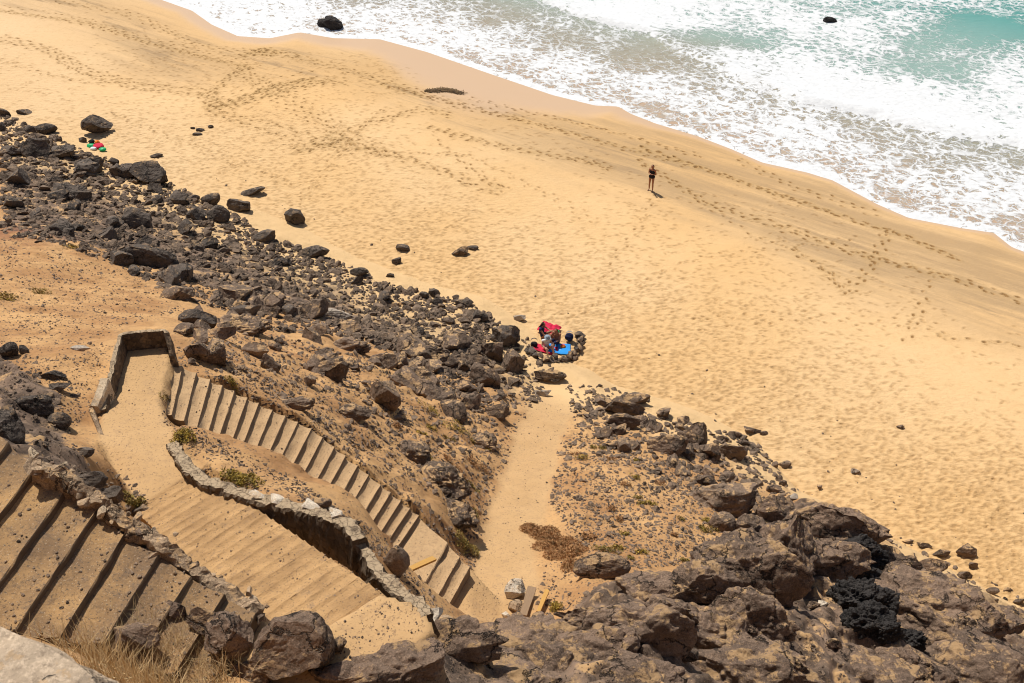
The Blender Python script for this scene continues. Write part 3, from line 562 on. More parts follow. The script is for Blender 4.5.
BL_ = [
(100,127,28,22,'pyramid-shaped dark boulder standing alone on sand just above the colourful bundle'),
(48,130,20,11,'low grey oval boulder on open sand left of the pyramid-shaped boulder'),
(30,131,11,9,'small black rock beside the low grey oval boulder on the upper sand'),
(38,146,32,18,'wide black boulder at the top edge of the rock band, below the small black rock'),
(65,154,22,16,'dark block touching the right end of the wide black boulder at the band top'),
(9,152,24,14,'grey slab of rock at the left photo edge, level with the wide black boulder'),
(95,165,28,13,'long low dark boulder just below the colourful bundle'),
(153,176,33,27,'tall slanting grey boulder at the sandy edge of the rock band, largest there'),
(130,174,18,18,'dark rock leaning on the left side of the tall slanting grey boulder'),
(194,198,13,8,'small dark rock on sand midway between tall slanting boulder and squared boulder'),
(212,201,18,14,'rounded dark rock standing on top of the faceted rock near the sand edge'),
(243,207,28,16,'squared dark boulder on the sand beneath the log-shaped rock'),
(218,216,22,18,'faceted dark rock wedged directly below the rounded dark rock at the band edge'),
(197,216,15,15,'upright dark rock left of the faceted rock at the band edge'),
(295,218,20,18,'dark cube-like boulder sitting alone on sand beyond the band edge'),
(266,237,25,15,'blocky black boulder tilted to the right at the edge of the sand'),
(149,258,50,27,'large flat-topped black boulder overhanging the stony slope above the walled landing'),
(4,113,14,8,'black rock cut by the left photo edge at the head of the rock band'),
(23,112,16,5,'thin flat rock on sand at the upper left, right of the edge-cut black rock'),
(2,130,10,14,'dark rock on the left photo edge just under the thin flat rock'),
(114,162,10,8,'small rounded rock on the sand right of the long low dark boulder'),
(83,140,9,6,'fist-like dark rock on sand between the wide black boulder and the pyramid boulder'),
(316,252,24,15,'domed dark boulder at the sand edge, highest in the middle rock band'),
(358,273,20,9,'flat grey rock on the sand edge below the domed dark boulder'),
(403,248,13,8,'dark oval stone lying on open sand, uppermost of the loose pair beyond the band'),
(398,261,11,8,'pointed dark stone on open sand just below the dark oval stone'),
(461,252,17,9,'pale flat boulder alone on the open sand with a low one behind it'),
(473,248,12,5,'half-buried flat stone just behind the pale flat boulder on open sand'),
(424,296,9,8,'round dark stone at the sand edge halfway along the middle band'),
(461,303,20,10,'grey wedge rock at the sand edge up and left of the blocky crag'),
(480,317,17,14,'squarish grey rock set between the grey wedge rock and the blocky crag'),
(437,303,10,9,'rounded dark rock left of the grey wedge rock'),
(390,275,8,5,'little black stone on sand right of the flat grey rock'),
(338,315,32,11,'pale grey slab lying in the middle of the rock band'),
(331,370,46,28,'rugged brown boulder with sand on its top on the slope above the lower stairs'),
(353,365,16,18,'dark block against the right side of the rugged brown boulder'),
(309,381,13,16,'small dark upright rock against the left foot of the rugged brown boulder'),
(419,377,38,36,'large wedge-shaped boulder with a dark front on the stony slope'),
(383,395,34,38,'hunched brown boulder with a black shaded front above the lower stairs'),
(507,338,28,26,'upper block of the fractured crag left of the sunbathers'),
(511,361,24,28,'lower dark block of the fractured crag left of the sunbathers'),
(494,350,26,26,'left shoulder block of the fractured crag beside the sunbathers'),
(519,318,12,8,'light flat stone resting on top of the fractured crag'),
(475,361,17,13,'pointed grey rock below and left of the fractured crag'),
(550,376,30,14,'broad grey slab at the top of the sandy footpath, below the sunbathers'),
(541,393,18,8,'pale flat stone beside the top of the sandy footpath'),
(465,388,22,15,'brown angular rock on the slope left of the sandy footpath top'),
(496,413,26,18,'brown clump of rock at the left side of the sandy footpath'),
(197,352,25,24,'dark boulder touching the right corner of the walled landing'),
(217,354,28,32,'brown-topped boulder second from the walled landing corner'),
(257,352,26,18,'grey boulder with a dark hollow below it on the slope above the lower stairs'),
(270,363,20,26,'upright brown boulder joined to the right of the hollowed grey boulder'),
(205,322,44,22,'wide dark rock mass on the slope beyond the walled landing'),
(244,312,30,18,'dark jagged rock right of the wide dark rock mass beyond the landing'),
(11,351,16,18,'round black boulder at the left photo edge with a small one beside it'),
(24,351,9,12,'small dark rock touching the round black boulder at the left photo edge'),
(60,387,27,12,'long dark rock pointing right on the left slope, second of the stacked pair'),
(54,375,25,9,'long grey rock lying on top of the stacked pair on the left slope'),
(38,407,46,22,'large dark boulder with a shaded underside above a sandy hollow at far left'),
(61,421,20,18,'rounded dark boulder at the right end of the sandy hollow at far left'),
(85,452,25,11,'flat dark stone lying in sand left of the walled ramp'),
(80,349,20,7,'pale flat stone half sunk in the gravel left of the walled landing'),
(12,430,34,46,'leaning dark rock mass at the left photo edge beside the sandy hollow'),
(52,468,34,16,'dark rock on the bank above the upper stairs, nearest the sandy hollow'),
(90,480,36,20,'jagged dark rock at the head of the rubble kerb of the upper stairs'),
(112,497,30,20,'jagged dark rock just below the first, beside the upper stairs kerb'),
(140,512,28,16,'dark rock beside the small green bush at the edge of the ramp'),
(178,530,16,12,'black stone on the kerb halfway down the upper stairs'),
(188,545,18,12,'dark stone on the outer side of the upper stairs kerb'),
(633,399,40,18,'cracked dark boulder with a flat top, uppermost of the boulder trio by the open sand'),
(621,408,42,22,'long brown boulder in the middle of the boulder trio by the open sand'),
(620,421,34,18,'pale rounded boulder, lowest of the boulder trio by the open sand'),
(613,445,18,9,'square pale slab tipped on the stones below the boulder trio'),
(670,446,42,24,'broad brown rounded boulder in the right-hand boulder field'),
(695,437,22,32,'tall ribbed boulder in the middle of the right-hand boulder field'),
(711,450,24,24,'blunt grey-brown boulder right of the tall ribbed boulder'),
(734,452,32,22,'rough grey boulder at the beach end of the right-hand boulder field'),
(679,427,9,9,'small round stone just above the broad brown rounded boulder'),
(734,434,13,8,'dark oval stone on the sandy rim of the right-hand boulder field'),
(743,443,12,8,'smooth dark stone right of the dark oval stone on the sandy rim'),
(752,430,16,6,'flat dark stone on open sand off the right-hand boulder field'),
(763,433,9,5,'small stone touching the right tip of the flat dark stone on open sand'),
(784,464,12,8,'smooth grey stone lying out on sand beyond the boulder field'),
(775,465,6,7,'small upright stone just left of the smooth grey stone'),
(794,497,8,8,'single pale pebble-like stone on the sand by the lava crag top'),
(775,489,16,9,'dark rounded rock at the sand edge above the lava crag'),
(783,484,8,8,'small dark rock behind the dark rounded rock above the lava crag'),
(600,567,52,30,'smooth rounded grey boulder over a black hollow at the foot of the red scrub'),
(699,480,17,9,'brown flat rock up and left of the large striped boulder'),
(723,522,28,24,'round boulder directly under the left half of the large striped boulder'),
(746,522,25,22,'wedge boulder directly under the right half of the large striped boulder'),
(772,508,38,34,'rough boulder with cracks between the striped boulder and the lava crag'),
(965,550,20,15,'split dark shard standing on the sand right of the lava crag'),
(940,553,17,9,'grey oblong stone on the sand left of the split dark shard'),
(923,545,15,7,'flat brown stone on the sand left of the grey oblong stone'),
(908,541,11,5,'small flat stone nearest the lava crag on the sand'),
(930,567,28,16,'brown lumpy rock at the sandy foot of the lava crag'),
(902,567,36,22,'pale sandy boulder against the right flank of the lava crag'),
(962,575,17,10,'dark rock below the split dark shard'),
(972,565,10,8,'small dark rock touching the foot of the split dark shard'),
(1006,590,9,5,'small dark stone near the right photo edge on the sand'),
(991,591,12,9,'rounded dark stone left of the small stone at the right photo edge'),
(955,587,44,16,'broad low purple-brown rock at the foot of the lava crag'),
(1018,601,12,9,'dark stone cut by the right photo edge where sand meets lava'),
(901,427,8,5,'grey stone alone in the middle of the trodden sand, farthest out on the right'),
(855,471,9,6,'pale stone alone on the trodden sand, nearer the lava crag'),
(819,487,5,5,'tiny dark stone on the trodden sand above the lava crag'),
(140,648,48,34,'grey boulder lying across the lower ends of the upper stairs'),
(180,622,34,22,'dark purplish boulder on the upper stairs behind the dry grass'),
(208,632,34,30,'peaked boulder at the end of the upper stairs, right of the purplish one'),
(232,650,44,46,'dark boulder right of the dry grass at the bottom of the photo'),
(254,615,18,34,'upright slab of rock standing at the lower end of the upper stairs'),
(287,646,86,74,'huge peaked brown boulder at the bottom left where the flights meet'),
(262,672,50,30,'dark flat boulder under the huge peaked boulder at the bottom edge'),
(320,639,15,16,'small pointed rock right of the huge peaked boulder'),
(337,645,17,17,'small dark triangular rock farther right of the huge peaked boulder'),
(833,644,17,12,'small dark rock on the sandy patch inside the lava crag'),
(813,606,13,10,'small black rock at the top of the sandy patch inside the lava crag'),
(684,652,25,22,'dark three-sided rock in the sandy hollow at the bottom centre right'),
(664,647,12,14,'small dark rock left of the three-sided rock in the sandy hollow'),
]
brown = {'rugged','hunched','brown','brown-topped','broad','upright','long','cracked','tall','rough','round','wedge','huge','peaked','grey','blunt','flat','lower','left','upper'}
for (u, v, w, h, lab) in BL_:
    near = v > 340 or (u > 560)
    mt = 'brown_basalt' if (near and u > 150) else 'basalt'
    if lab.startswith(('pale', 'square pale', 'light', 'single pale')): mt = 'pale_stone' if 'boulder' not in lab else 'brown_basalt'
    if v > 600 and u < 300: mt = 'smooth_lava'
    if 'purpl' in lab or 'smooth rounded' in lab or 'huge' in lab: mt = 'smooth_lava'
    big_ = w > 26; up_ = .30 if (v > 610 and 110 < u < 240) else 0; rd = 'round' in lab or 'smooth' in lab or 'oval' in lab or 'domed' in lab
    ob = boulder(u, v, w, h, lab, mt, tilt=random.uniform(-12, 12), planes=10 if rd else 13, rough=.06 if w < 20 else .11, sub=5 if big_ else 4, rnd=.3 if rd else 0., name='boulder' if w >= 18 else 'rock', cat='boulder' if w >= 18 else 'rock', cut=(.42, .80), nfreq=2.9); ob.location.z += up_

# striated big one and lava masses
def lava(u, v, w, h, label, mat='smooth_lava', tall=.85, deep=1.0, rough=.16, nf=1.6, sub=6, strat=0, tilt=0, cut=(.6, .9), planes=8, rnd=.35, fine=.03, bury=.3, name='lava_rock', z_off=0., rz=0., pillow=.0):
    p, W, H = place(u, v, w, h); D = max(H * deep, W * .5); T = H * tall; s = int(u * 3 + v * 5)
    V, Fc = rock_v(sub, s, (1, 1, 1), planes, rough, cut, nf, rnd)
    V = V * np.array([W * 1.08, D, T * (1 + bury)])
    nrm = V / np.linalg.norm(V, axis=1)[:, None]
    q = V / max(W, 1) * 6
    V += nrm * (fine * W * (ridged(V * 1.3 + s % 50, s % 777, 4) * .8 + .5 * fbm(V * 5 + 3, 55, 3)))[:, None]
    Wd = V + s % 61; V += nrm * (.16 * ridged(Wd * .9, 71, 3) + .10 * np.abs(fbm(Wd * 2.4, 72, 3)) + .035 * fbm(Wd * 9, 73, 3, .7))[:, None] * min(1, W / 1.6)
    if pillow: V -= nrm * (pillow * np.exp(-(fbm(V * .9 + 9, s % 333, 3) / .07) ** 2))[:, None]
    if strat: V += nrm * (strat * np.sin(V[:, 2] * 22 / max(T, .4) * 1.0 + 2.2 * fbm(V * 1.2, 5, 2)))[:, None] * np.array([1, 1, .2])
    V = V @ rotm(0, R(tilt), R(rz)).T; V[:, 2] += T * (1 - bury) / 2 + z_off
    o = link(name, mesh_np(name, V, Fc, True), None, M[mat]); o.location = p; return tag(o, label, 'boulder' if name == 'boulder' else ('rock mass' if name == 'rock_mass' else 'lava rock'))
lava(721,497,64,38,'large brown boulder with long horizontal stripes, biggest of the right-hand boulder field','brown_basalt',tall=.72,deep=.6,rough=.08,strat=.035,tilt=-6,name='boulder',planes=12,cut=(.5,.8),rnd=.1)
LV = [
(744,566,74,74,'steep rounded lava face left of the sandy seam in the lava crag','smooth_lava',.9,.9),
(784,548,56,66,'tall lava shoulder right against the sandy seam in the lava crag','smooth_lava',.9,.9),
(828,524,84,48,'domed summit of the lava crag against the open sand','smooth_lava',.9,.9),
(822,556,70,42,'middle lava swelling beneath the domed summit','smooth_lava',.85,.9),
(754,612,62,48,'lava lump below the steep rounded lava face','smooth_lava',.85,.9),
(930,600,120,62,'broad sloping lava slab on the right side of the crag','smooth_lava',.55,1.2),
(985,655,120,70,'lava slab filling the bottom right corner of the photo','smooth_lava',.55,1.2),
(905,660,70,50,'lava hump between the black clinker and the corner slab','smooth_lava',.6,1.1),
(752,660,96,52,'dark lava mass at the bottom edge right of the sandy hollow','smooth_lava',.8,1.),
(530,638,90,22,'long smooth lava bolster lying across the foot of the sandy footpath','smooth_lava',.9,.9),
(494,655,34,24,'egg-shaped boulder resting on the lava at the bottom centre','smooth_lava',.9,.9),
(633,627,82,48,'big creased lava boulder above the sandy hollow','smooth_lava',.9,.9),
(672,607,50,36,'lava knob up and right of the big creased lava boulder','smooth_lava',.9,.9),
(650,582,56,24,'sandy lava shelf between the smooth rounded boulder and the lava knob','smooth_lava',.8,1.),
(690,586,66,40,'lava block at the left foot of the steep rounded lava face','smooth_lava',.9,.9),
(586,616,46,28,'lava rib joining the long bolster to the big creased boulder','smooth_lava',.9,.9),
(563,660,74,38,'low lava mound at the bottom edge right of the egg-shaped boulder','smooth_lava',.7,1.),
(515,676,84,26,'flat lava shelf at the bottom edge under the egg-shaped boulder','smooth_lava',.6,1.2),
(458,642,66,30,'weathered lava mound left of the egg-shaped boulder','smooth_lava',.8,1.),
(410,655,66,38,'cracked lava mound at the foot of the ramp','smooth_lava',.7,1.1),
(372,672,60,28,'low lava mound on the bottom edge between ramp and boulders','smooth_lava',.7,1.1),
(395,664,64,34,'cracked lava slab just below the foot of the ramp','smooth_lava',.8,1.),
(345,677,56,26,'lava slab on the bottom edge right of the huge peaked boulder','smooth_lava',.8,1.),
(606,642,60,30,'low lava saddle between the egg-shaped and the creased boulder','smooth_lava',.7,1.1),
(715,632,60,34,'lava saddle between creased boulder and steep rounded face','smooth_lava',.7,1.1),
(860,672,90,26,'lava ledge along the bottom edge under the black clinker','smooth_lava',.6,1.2),
(985,622,80,34,'lava ledge at the right photo edge beneath the beach stones','smooth_lava',.6,1.2),
(640,672,74,26,'lava ledge along the bottom edge under the sandy hollow','smooth_lava',.6,1.2),
]
for (u, v, w, h, lab, mt, ta, de) in LV: lava(u, v, w * (1.34 if w > 40 else 1), h * (1.15 if w > 40 else 1), lab, mt, ta * .85, de * 1.1, rough=.24, fine=.04, pillow=.10, planes=13, cut=(.42, .85), rnd=.05, bury=.6, name='boulder' if 'boulder' in lab else 'lava_rock')
for (u, v, w, h, lab) in [(858,562,36,26,'black clinker lump at the head of the black clinker streak'),(836,570,30,22,'black clinker lump just left of the streak head'),(818,575,20,24,'small black clinker knob farthest left of the black clinker streak'),(850,584,32,26,'black clinker clump in the upper middle of the streak'),(868,590,26,24,'black clinker clump right of the upper middle of the streak'),(854,604,34,28,'black clinker clump in the lower middle of the streak'),(876,612,28,26,'black clinker clump right of the lower middle of the streak'),(866,626,34,26,'black clinker mass at the foot of the streak, with white droppings'),(884,636,26,20,'black clinker clump right of the streak foot'),(904,648,28,20,'dark clinker patch farthest right below the streak foot')]:
    lava(u, v - 6, w * 1.3, h * 1.3, lab, 'clinker', .9, .9, rough=.35, nf=4.5, fine=.10, cut=(.6, .95), rnd=.3, name='clinker_rock', bury=.5)
for (u, v, w, h, lab) in [(446,478,54,44,'crumbly dark brown rock mass between the lower stairs and the footpath'),(412,452,40,28,'crumbly brown rock mass just above the middle of the lower stairs'),(458,512,44,36,'rubbly brown rock mass at the verge of the footpath near the stair bottom'),(345,345,44,18,'low brown rock ledge under the middle rock band'),(430,352,44,20,'long grey-brown rock ledge below the middle rock band'),(292,402,40,20,'brown rock mass at the upper edge of the lower stairs'),(240,325,50,20,'broken dark ledge above the brown boulders by the landing'),(480,440,30,20,'brown rock mass at the left verge of the footpath'),(352,412,36,18,'low brown rock hump just left of the hunched brown boulder')]:
    lava(u, v, w, h, lab, 'brown_basalt', .5, 1., rough=.25, nf=3, fine=.06, cut=(.45, .85), planes=12, rnd=.1, sub=6, bury=.5, name='rock_mass')
# surf rocks, seaweed
for (u, v, w, h, lb) in [(325,24,13,10,'small black rock beside a larger one in the foam at the top left'),(332,25,20,15,'black wet rock standing in white surf at the top left'),(829,21,13,8,'dark rock just breaking the water far out at the top right')]:
    ob = boulder(u, v, w, h, lb, 'clinker', name='rock', cat='rock', rough=.22, bury=.1, planes=9, cut=(.5, .9), rnd=.4, seedo=5, tilt=14); ob.location = atz(u, v + h * .3, -.12)

# ------------------------------------------------------------------ scattered rocks: the largest as individuals, the rest as rubble
def in_poly(U, V, poly): return poly_mask(U, V, poly)
ZN = [
 ('band_w',[(0,112),(60,140),(130,168),(190,192),(230,225),(230,312),(180,300),(120,268),(60,245),(0,236)],3900,3.0,12.5,'basalt'),
 ('band_m',[(230,212),(270,238),(330,258),(400,288),(470,302),(505,325),(480,400),(430,395),(400,358),(330,335),(250,330),(230,310)],4200,2.8,12.5,'basalt'),
 ('crag_foot',[(460,330),(530,340),(560,375),(600,385),(650,400),(610,440),(590,425),(575,395),(530,395),(490,430),(440,410)],650,3.4,10,'brown_basalt'),
 ('slope_c',[(180,325),(260,332),(400,365),(500,425),(488,480),(468,540),(440,500),(405,478),(300,412),(200,356)],3300,1.6,7.5,'brown_basalt'),
 ('field_e',[(590,425),(650,415),(720,430),(760,445),(800,498),(760,520),(700,505),(640,470),(600,460)],1000,3.5,11,'brown_basalt'),
 ('scree_e',[(560,425),(610,440),(760,500),(720,560),(640,570),(575,548),(550,500)],3700,1.5,6.5,'brown_basalt'),
 ('gravel_w',[(0,236),(120,270),(190,310),(110,330),(95,400),(60,450),(0,400)],2600,1.1,3.4,'brown_basalt'),
 ('nook_w',[(0,345),(50,370),(80,395),(70,440),(110,470),(60,480),(0,450)],190,3,10,'basalt'),
 ('kerb_a',[(60,462),(110,482),(150,520),(200,552),(255,598),(250,606),(190,572),(140,535),(60,480)],260,3,8,'brown_basalt'),
 ('island',[(180,425),(220,445),(290,480),(350,520),(345,528),(260,495),(205,478),(185,455)],350,1.5,4.5,'brown_basalt'),
 ('foot_e',[(790,485),(870,520),(940,560),(1024,596),(1024,618),(930,590),(880,560)],110,2.5,8,'brown_basalt'),
 ('pockets',[(330,650),(420,625),(520,640),(600,655),(700,640),(830,610),(860,683),(340,683)],900,1.5,5,'brown_basalt'),
 ('mouth',[(490,590),(520,570),(560,560),(600,585),(580,610),(520,620)],300,1.5,6,'brown_basalt'),
 ('beach',[(0,100),(200,180),(330,235),(520,310),(640,385),(800,470),(1024,580),(1024,500),(760,380),(520,290),(330,210),(150,140)],70,1.5,3.6,'basalt'),
 ('blocks_m',[(175,292),(260,300),(400,338),(500,335),(525,392),(470,440),(400,402),(300,372),(250,345),(185,338)],60,14,38,'brown_basalt'),
 ('blocks_w',[(0,140),(60,150),(150,180),(230,225),(240,300),(150,285),(60,240),(0,230)],32,14,30,'basalt'),
 ('platform',[(300,640),(330,615),(400,598),(432,615),(410,648),(340,660)],170,1.,4,'brown_basalt'),
 ('landing_p',[(122,345),(166,345),(162,407),(176,446),(116,482),(104,450),(108,410)],80,.7,2.0,'brown_basalt'),
 ('verge_e',[(545,425),(562,422),(558,470),(556,505),(544,505)],190,2,6,'brown_basalt'),
 ('path_p',[(470,592),(510,610),(530,580),(545,510),(550,470),(575,395),(540,400),(500,450),(490,530)],260,.7,2.2,'brown_basalt'),
 ('strip',[(290,474),(400,546),(442,608),(420,604),(370,548),(350,522),(300,500)],420,1.3,5.5,'brown_basalt'),
 ('blocks_e',[(590,400),(650,410),(720,435),(760,455),(800,500),(750,512),(690,480),(620,455),(590,430)],34,10,24,'brown_basalt'),
 ('mouth_top',[(563,384),(600,384),(612,432),(578,436),(570,408)],150,3,9,'brown_basalt'),
 ('mouth_left',[(520,384),(548,388),(540,402),(526,410)],60,3,8,'brown_basalt'),
 ('bank_c',[(176,345),(250,368),(320,410),(405,482),(478,555),(474,570),(400,508),(310,434),(240,392),(176,363)],1000,1.6,6.5,'brown_basalt'),
 ('verge_d',[(470,590),(462,550),(488,480),(500,430),(528,398),(540,402),(520,440),(505,500),(492,560)],420,1.5,6,'brown_basalt'),
 ('bank_f',[(160,410),(205,432),(290,475),(395,552),(385,560),(280,486),(200,448),(165,425)],650,1.4,4.5,'brown_basalt'),
 ('ramp_edge',[(104,470),(165,540),(258,610),(268,604),(190,545),(125,474)],210,2.5,8,'brown_basalt'),
 ('edge_c',[(345,530),(380,540),(440,612),(425,625),(350,560)],160,1.5,5,'brown_basalt'),
 ('crag_top',[(700,560),(880,560),(1024,620),(1024,683),(700,683)],700,1.2,3.6,'brown_basalt'),
]
ZLAB = {'blocks_e':('larger brown-grey block stacked in the boulder field right of the sandy footpath','larger blocks of the right-hand boulder field'),'mouth_top':('brown stone at the right side of the footpath where it meets the beach','stones right of the footpath mouth'),'mouth_left':('brown stone at the left side of the footpath where it meets the beach','stones left of the footpath mouth'),'verge_e':('dark stone on the right verge of the sandy footpath','stones on the right verge of the footpath'),'platform':('brown stone on the sandy turn at the foot of the middle flight','stones at the foot of the middle flight'),'landing_p':('small stone on the sandy walled landing','stones on the landing'),'path_p':('small stone on the sandy footpath','stones on the footpath'),'strip':('brown stone on the strip between ramp wall and lower stairs','stones on the strip by the ramp wall'),'blocks_m':('larger brown-black block on the slope between the walled landing and the fractured crag','blocks on the slope above the lower stairs'),'blocks_w':('larger black block among the rocks of the left rock band','larger blocks of the left rock band'),'band_w':('dark angular rock in the dense rock band crossing the left third of the beach','rocks of the left rock band'),
 'band_m':('dark angular rock in the rock band between the left third and the fractured crag','rocks of the middle rock band'),
 'crag_foot':('brown rock in the rubble round the foot of the fractured crag','rocks at the foot of the fractured crag'),
 'slope_c':('brown rock in the rubble slope just above the lower stairs','rocks on the slope above the lower stairs'),
 'field_e':('brown-grey rock packed among the boulders right of the sandy footpath','rocks of the right-hand boulder field'),
 'scree_e':('small brown rock on the sandy scree right of the sandy footpath','rocks on the right-hand scree'),
 'nook_w':('dark rock piled round the sandy hollow at the left photo edge','rocks round the sandy hollow'),
 'kerb_a':('brown stone fallen along the rubble kerb of the upper stairs','stones along the upper stairs kerb'),
 'foot_e':('brown rock lying where the lava crag meets the open sand','rocks at the sandy foot of the lava crag'),
 'island':('brown stone on the ground between the ramp wall and the lower stairs','stones between ramp and lower stairs'),
 'pockets':('brown stone lying in the sand pockets of the foreground lava','stones in the foreground sand pockets'),
 'mouth':('brown stone near the broken blocks at the bottom of the footpath','stones by the broken blocks'),
 'gravel_w':('brown stone on the gravel slope left of the walled landing','stones on the gravel slope'),
 'beach':('small dark stone scattered on the open sand','stones on the open sand'),'bank_c':('brown stone on the bank bordering the upper side of the lower stairs','stones on the upper bank of the lower stairs'),'verge_d':('brown stone on the left verge of the sandy footpath','stones on the left verge of the footpath'),'bank_f':('brown stone on the strip bordering the near side of the lower stairs','stones on the near strip of the lower stairs'),'ramp_edge':('brown stone along the left edge of the ramp','stones along the left edge of the ramp'),'edge_c':('brown stone along the broken wall end beside the lower stairs','stones by the broken wall end'),'crag_top':('small stone lying on the lava crag','stones on the lava crag')}
allr = []
for zi, (zn, poly, n, lo, hi, mt) in enumerate(ZN):
    us = [p[0] for p in poly]; vs = [p[1] for p in poly]; cnt = 0; U = []; V = []
    while cnt < n:
        u = rng.uniform(min(us), max(us), n * 3); v = rng.uniform(min(vs), max(vs), n * 3); m = in_poly(u, v, poly); U += list(u[m]); V += list(v[m]); cnt += m.sum()
    U = np.array(U[:n]); V = np.array(V[:n]); Pw, T = hit(U, V)
    sz = lo * (hi / lo) ** (rng.uniform(0, 1, n) ** (1.0 if zn.startswith('blocks') else 2.0)); big_ = rng.uniform(0, 1, n) < .05; sz = np.where(big_, sz * 1.55, sz)
    if zn == 'crag_top': ok = rock_m[np.clip(((Pw[:,1]-hy[0])/HS).astype(int),0,len(hy)-1), np.clip(((Pw[:,0]-hx[0])/HS).astype(int),0,len(hx)-1)] > -1
    sd = sandy[np.clip(((Pw[:,1]-hy[0])/HS).astype(int),0,len(hy)-1), np.clip(((Pw[:,0]-hx[0])/HS).astype(int),0,len(hx)-1)]
    for k in range(n):
        if sd[k] > .5 and Pw[k,1] < 33 and zn not in ('ramp_edge', 'bank_c', 'bank_f', 'platform', 'landing_p', 'path_p', 'strip', 'mouth_top', 'mouth_left'): continue
        allr.append((sz[k], Pw[k], sz[k] * T[k] / F, zn, mt))
allr.sort(key=lambda r: -r[0])
LIB = {}
for mt in ('basalt', 'brown_basalt'):
    LIB[mt] = []
    for k in range(16):
        V, Fc = rock_v(4, 900 + k * 31, (1, rng.uniform(.6, .95), rng.uniform(.45, .85)), 13, .10, (.42, .8), 2.8)
        me = mesh_np('rock', V, Fc, False); me.materials.append(M[mt]); LIB[mt].append(me)
n_ind = 300 - len(BL_) - len(LV) - 32
for s, p, w, zn, mt in allr[:n_ind]:
    o = bpy.data.objects.new('rock', random.choice(LIB[mt])); COL.objects.link(o)
    o.location = p + np.array([0, 0, w * .14]); o.rotation_euler = (rng.uniform(-.5, .5), rng.uniform(-.5, .5), rng.uniform(0, 6.28)); k = rng.uniform(.9, 1.2); o.scale = (w * k, w * k, w * k)
    tag(o, ZLAB[zn][0], 'rock', ZLAB[zn][1])
lib2 = [rock_v(2, 500 + k * 7, (1, rng.uniform(.4, .95), rng.uniform(.25, .75)), 13, .0, (.34, .8)) for k in range(10)]
lib1 = [rock_v(1, 700 + k * 7, (1, rng.uniform(.55, .95), rng.uniform(.4, .8)), 6, .0) for k in range(10)]
VV = []; FF = []; RR = []; nb = 0
for LN, cnt, s0, s1 in ((AL, 900, .015, .07), (CL, 220, .015, .06), (BL, 330, .012, .05)):
    for _ in range(cnt):
        k = int(rng.integers(1, len(LN))); a = rng.uniform() ** 1.0; b = rng.beta(.6, .6); (p0, q0, _z), (p1, q1, z1) = LN[k - 1], LN[k]
        q = (p0 * (1 - b) + q0 * b) * (1 - a) + (p1 * (1 - b) + q1 * b) * a; w = s0 + (s1 - s0) * rng.uniform() ** 3
        V, Fc = lib1[rng.integers(10)]; V = (V * w) @ rotm(0, 0, rng.uniform(0, 6.28)).T + np.array([q[0], q[1], z1 + .01 + (.05 * max(0, 1 - a / .7) ** 1.5)])
        VV.append(V); FF.append(Fc + nb); nb += len(V); RR.append(np.full(len(V), rng.uniform(.4, 1.6)))
for s, p, w, zn, mt in allr[n_ind:]:
    V, Fc = (lib2 if s > 4 else lib1)[rng.integers(10)]
    V = (V * w * 1.1) @ rotm(rng.uniform(-.6, .6), rng.uniform(-.6, .6), rng.uniform(0, 6.28)).T + p + np.array([0, 0, w * rng.uniform(-.18, .14)])
    VV.append(V); FF.append(Fc + nb); nb += len(V); base = {'scree_e': .65, 'slope_c': .4, 'gravel_w': .45, 'bank_c': .4}.get(zn, .0 if mt == 'basalt' else .3)
    RR.append(np.full(len(V), base + rng.uniform(0, .9) ** 1.6))
me = mesh_np('rubble', np.vstack(VV), np.vstack(FF), False, {'rnd': np.concatenate(RR)})
tag(link('rubble', me, None, M['rubble']), 'small dark stones and gravel strewn between the rocks over the whole slope', 'rubble', kind='stuff')

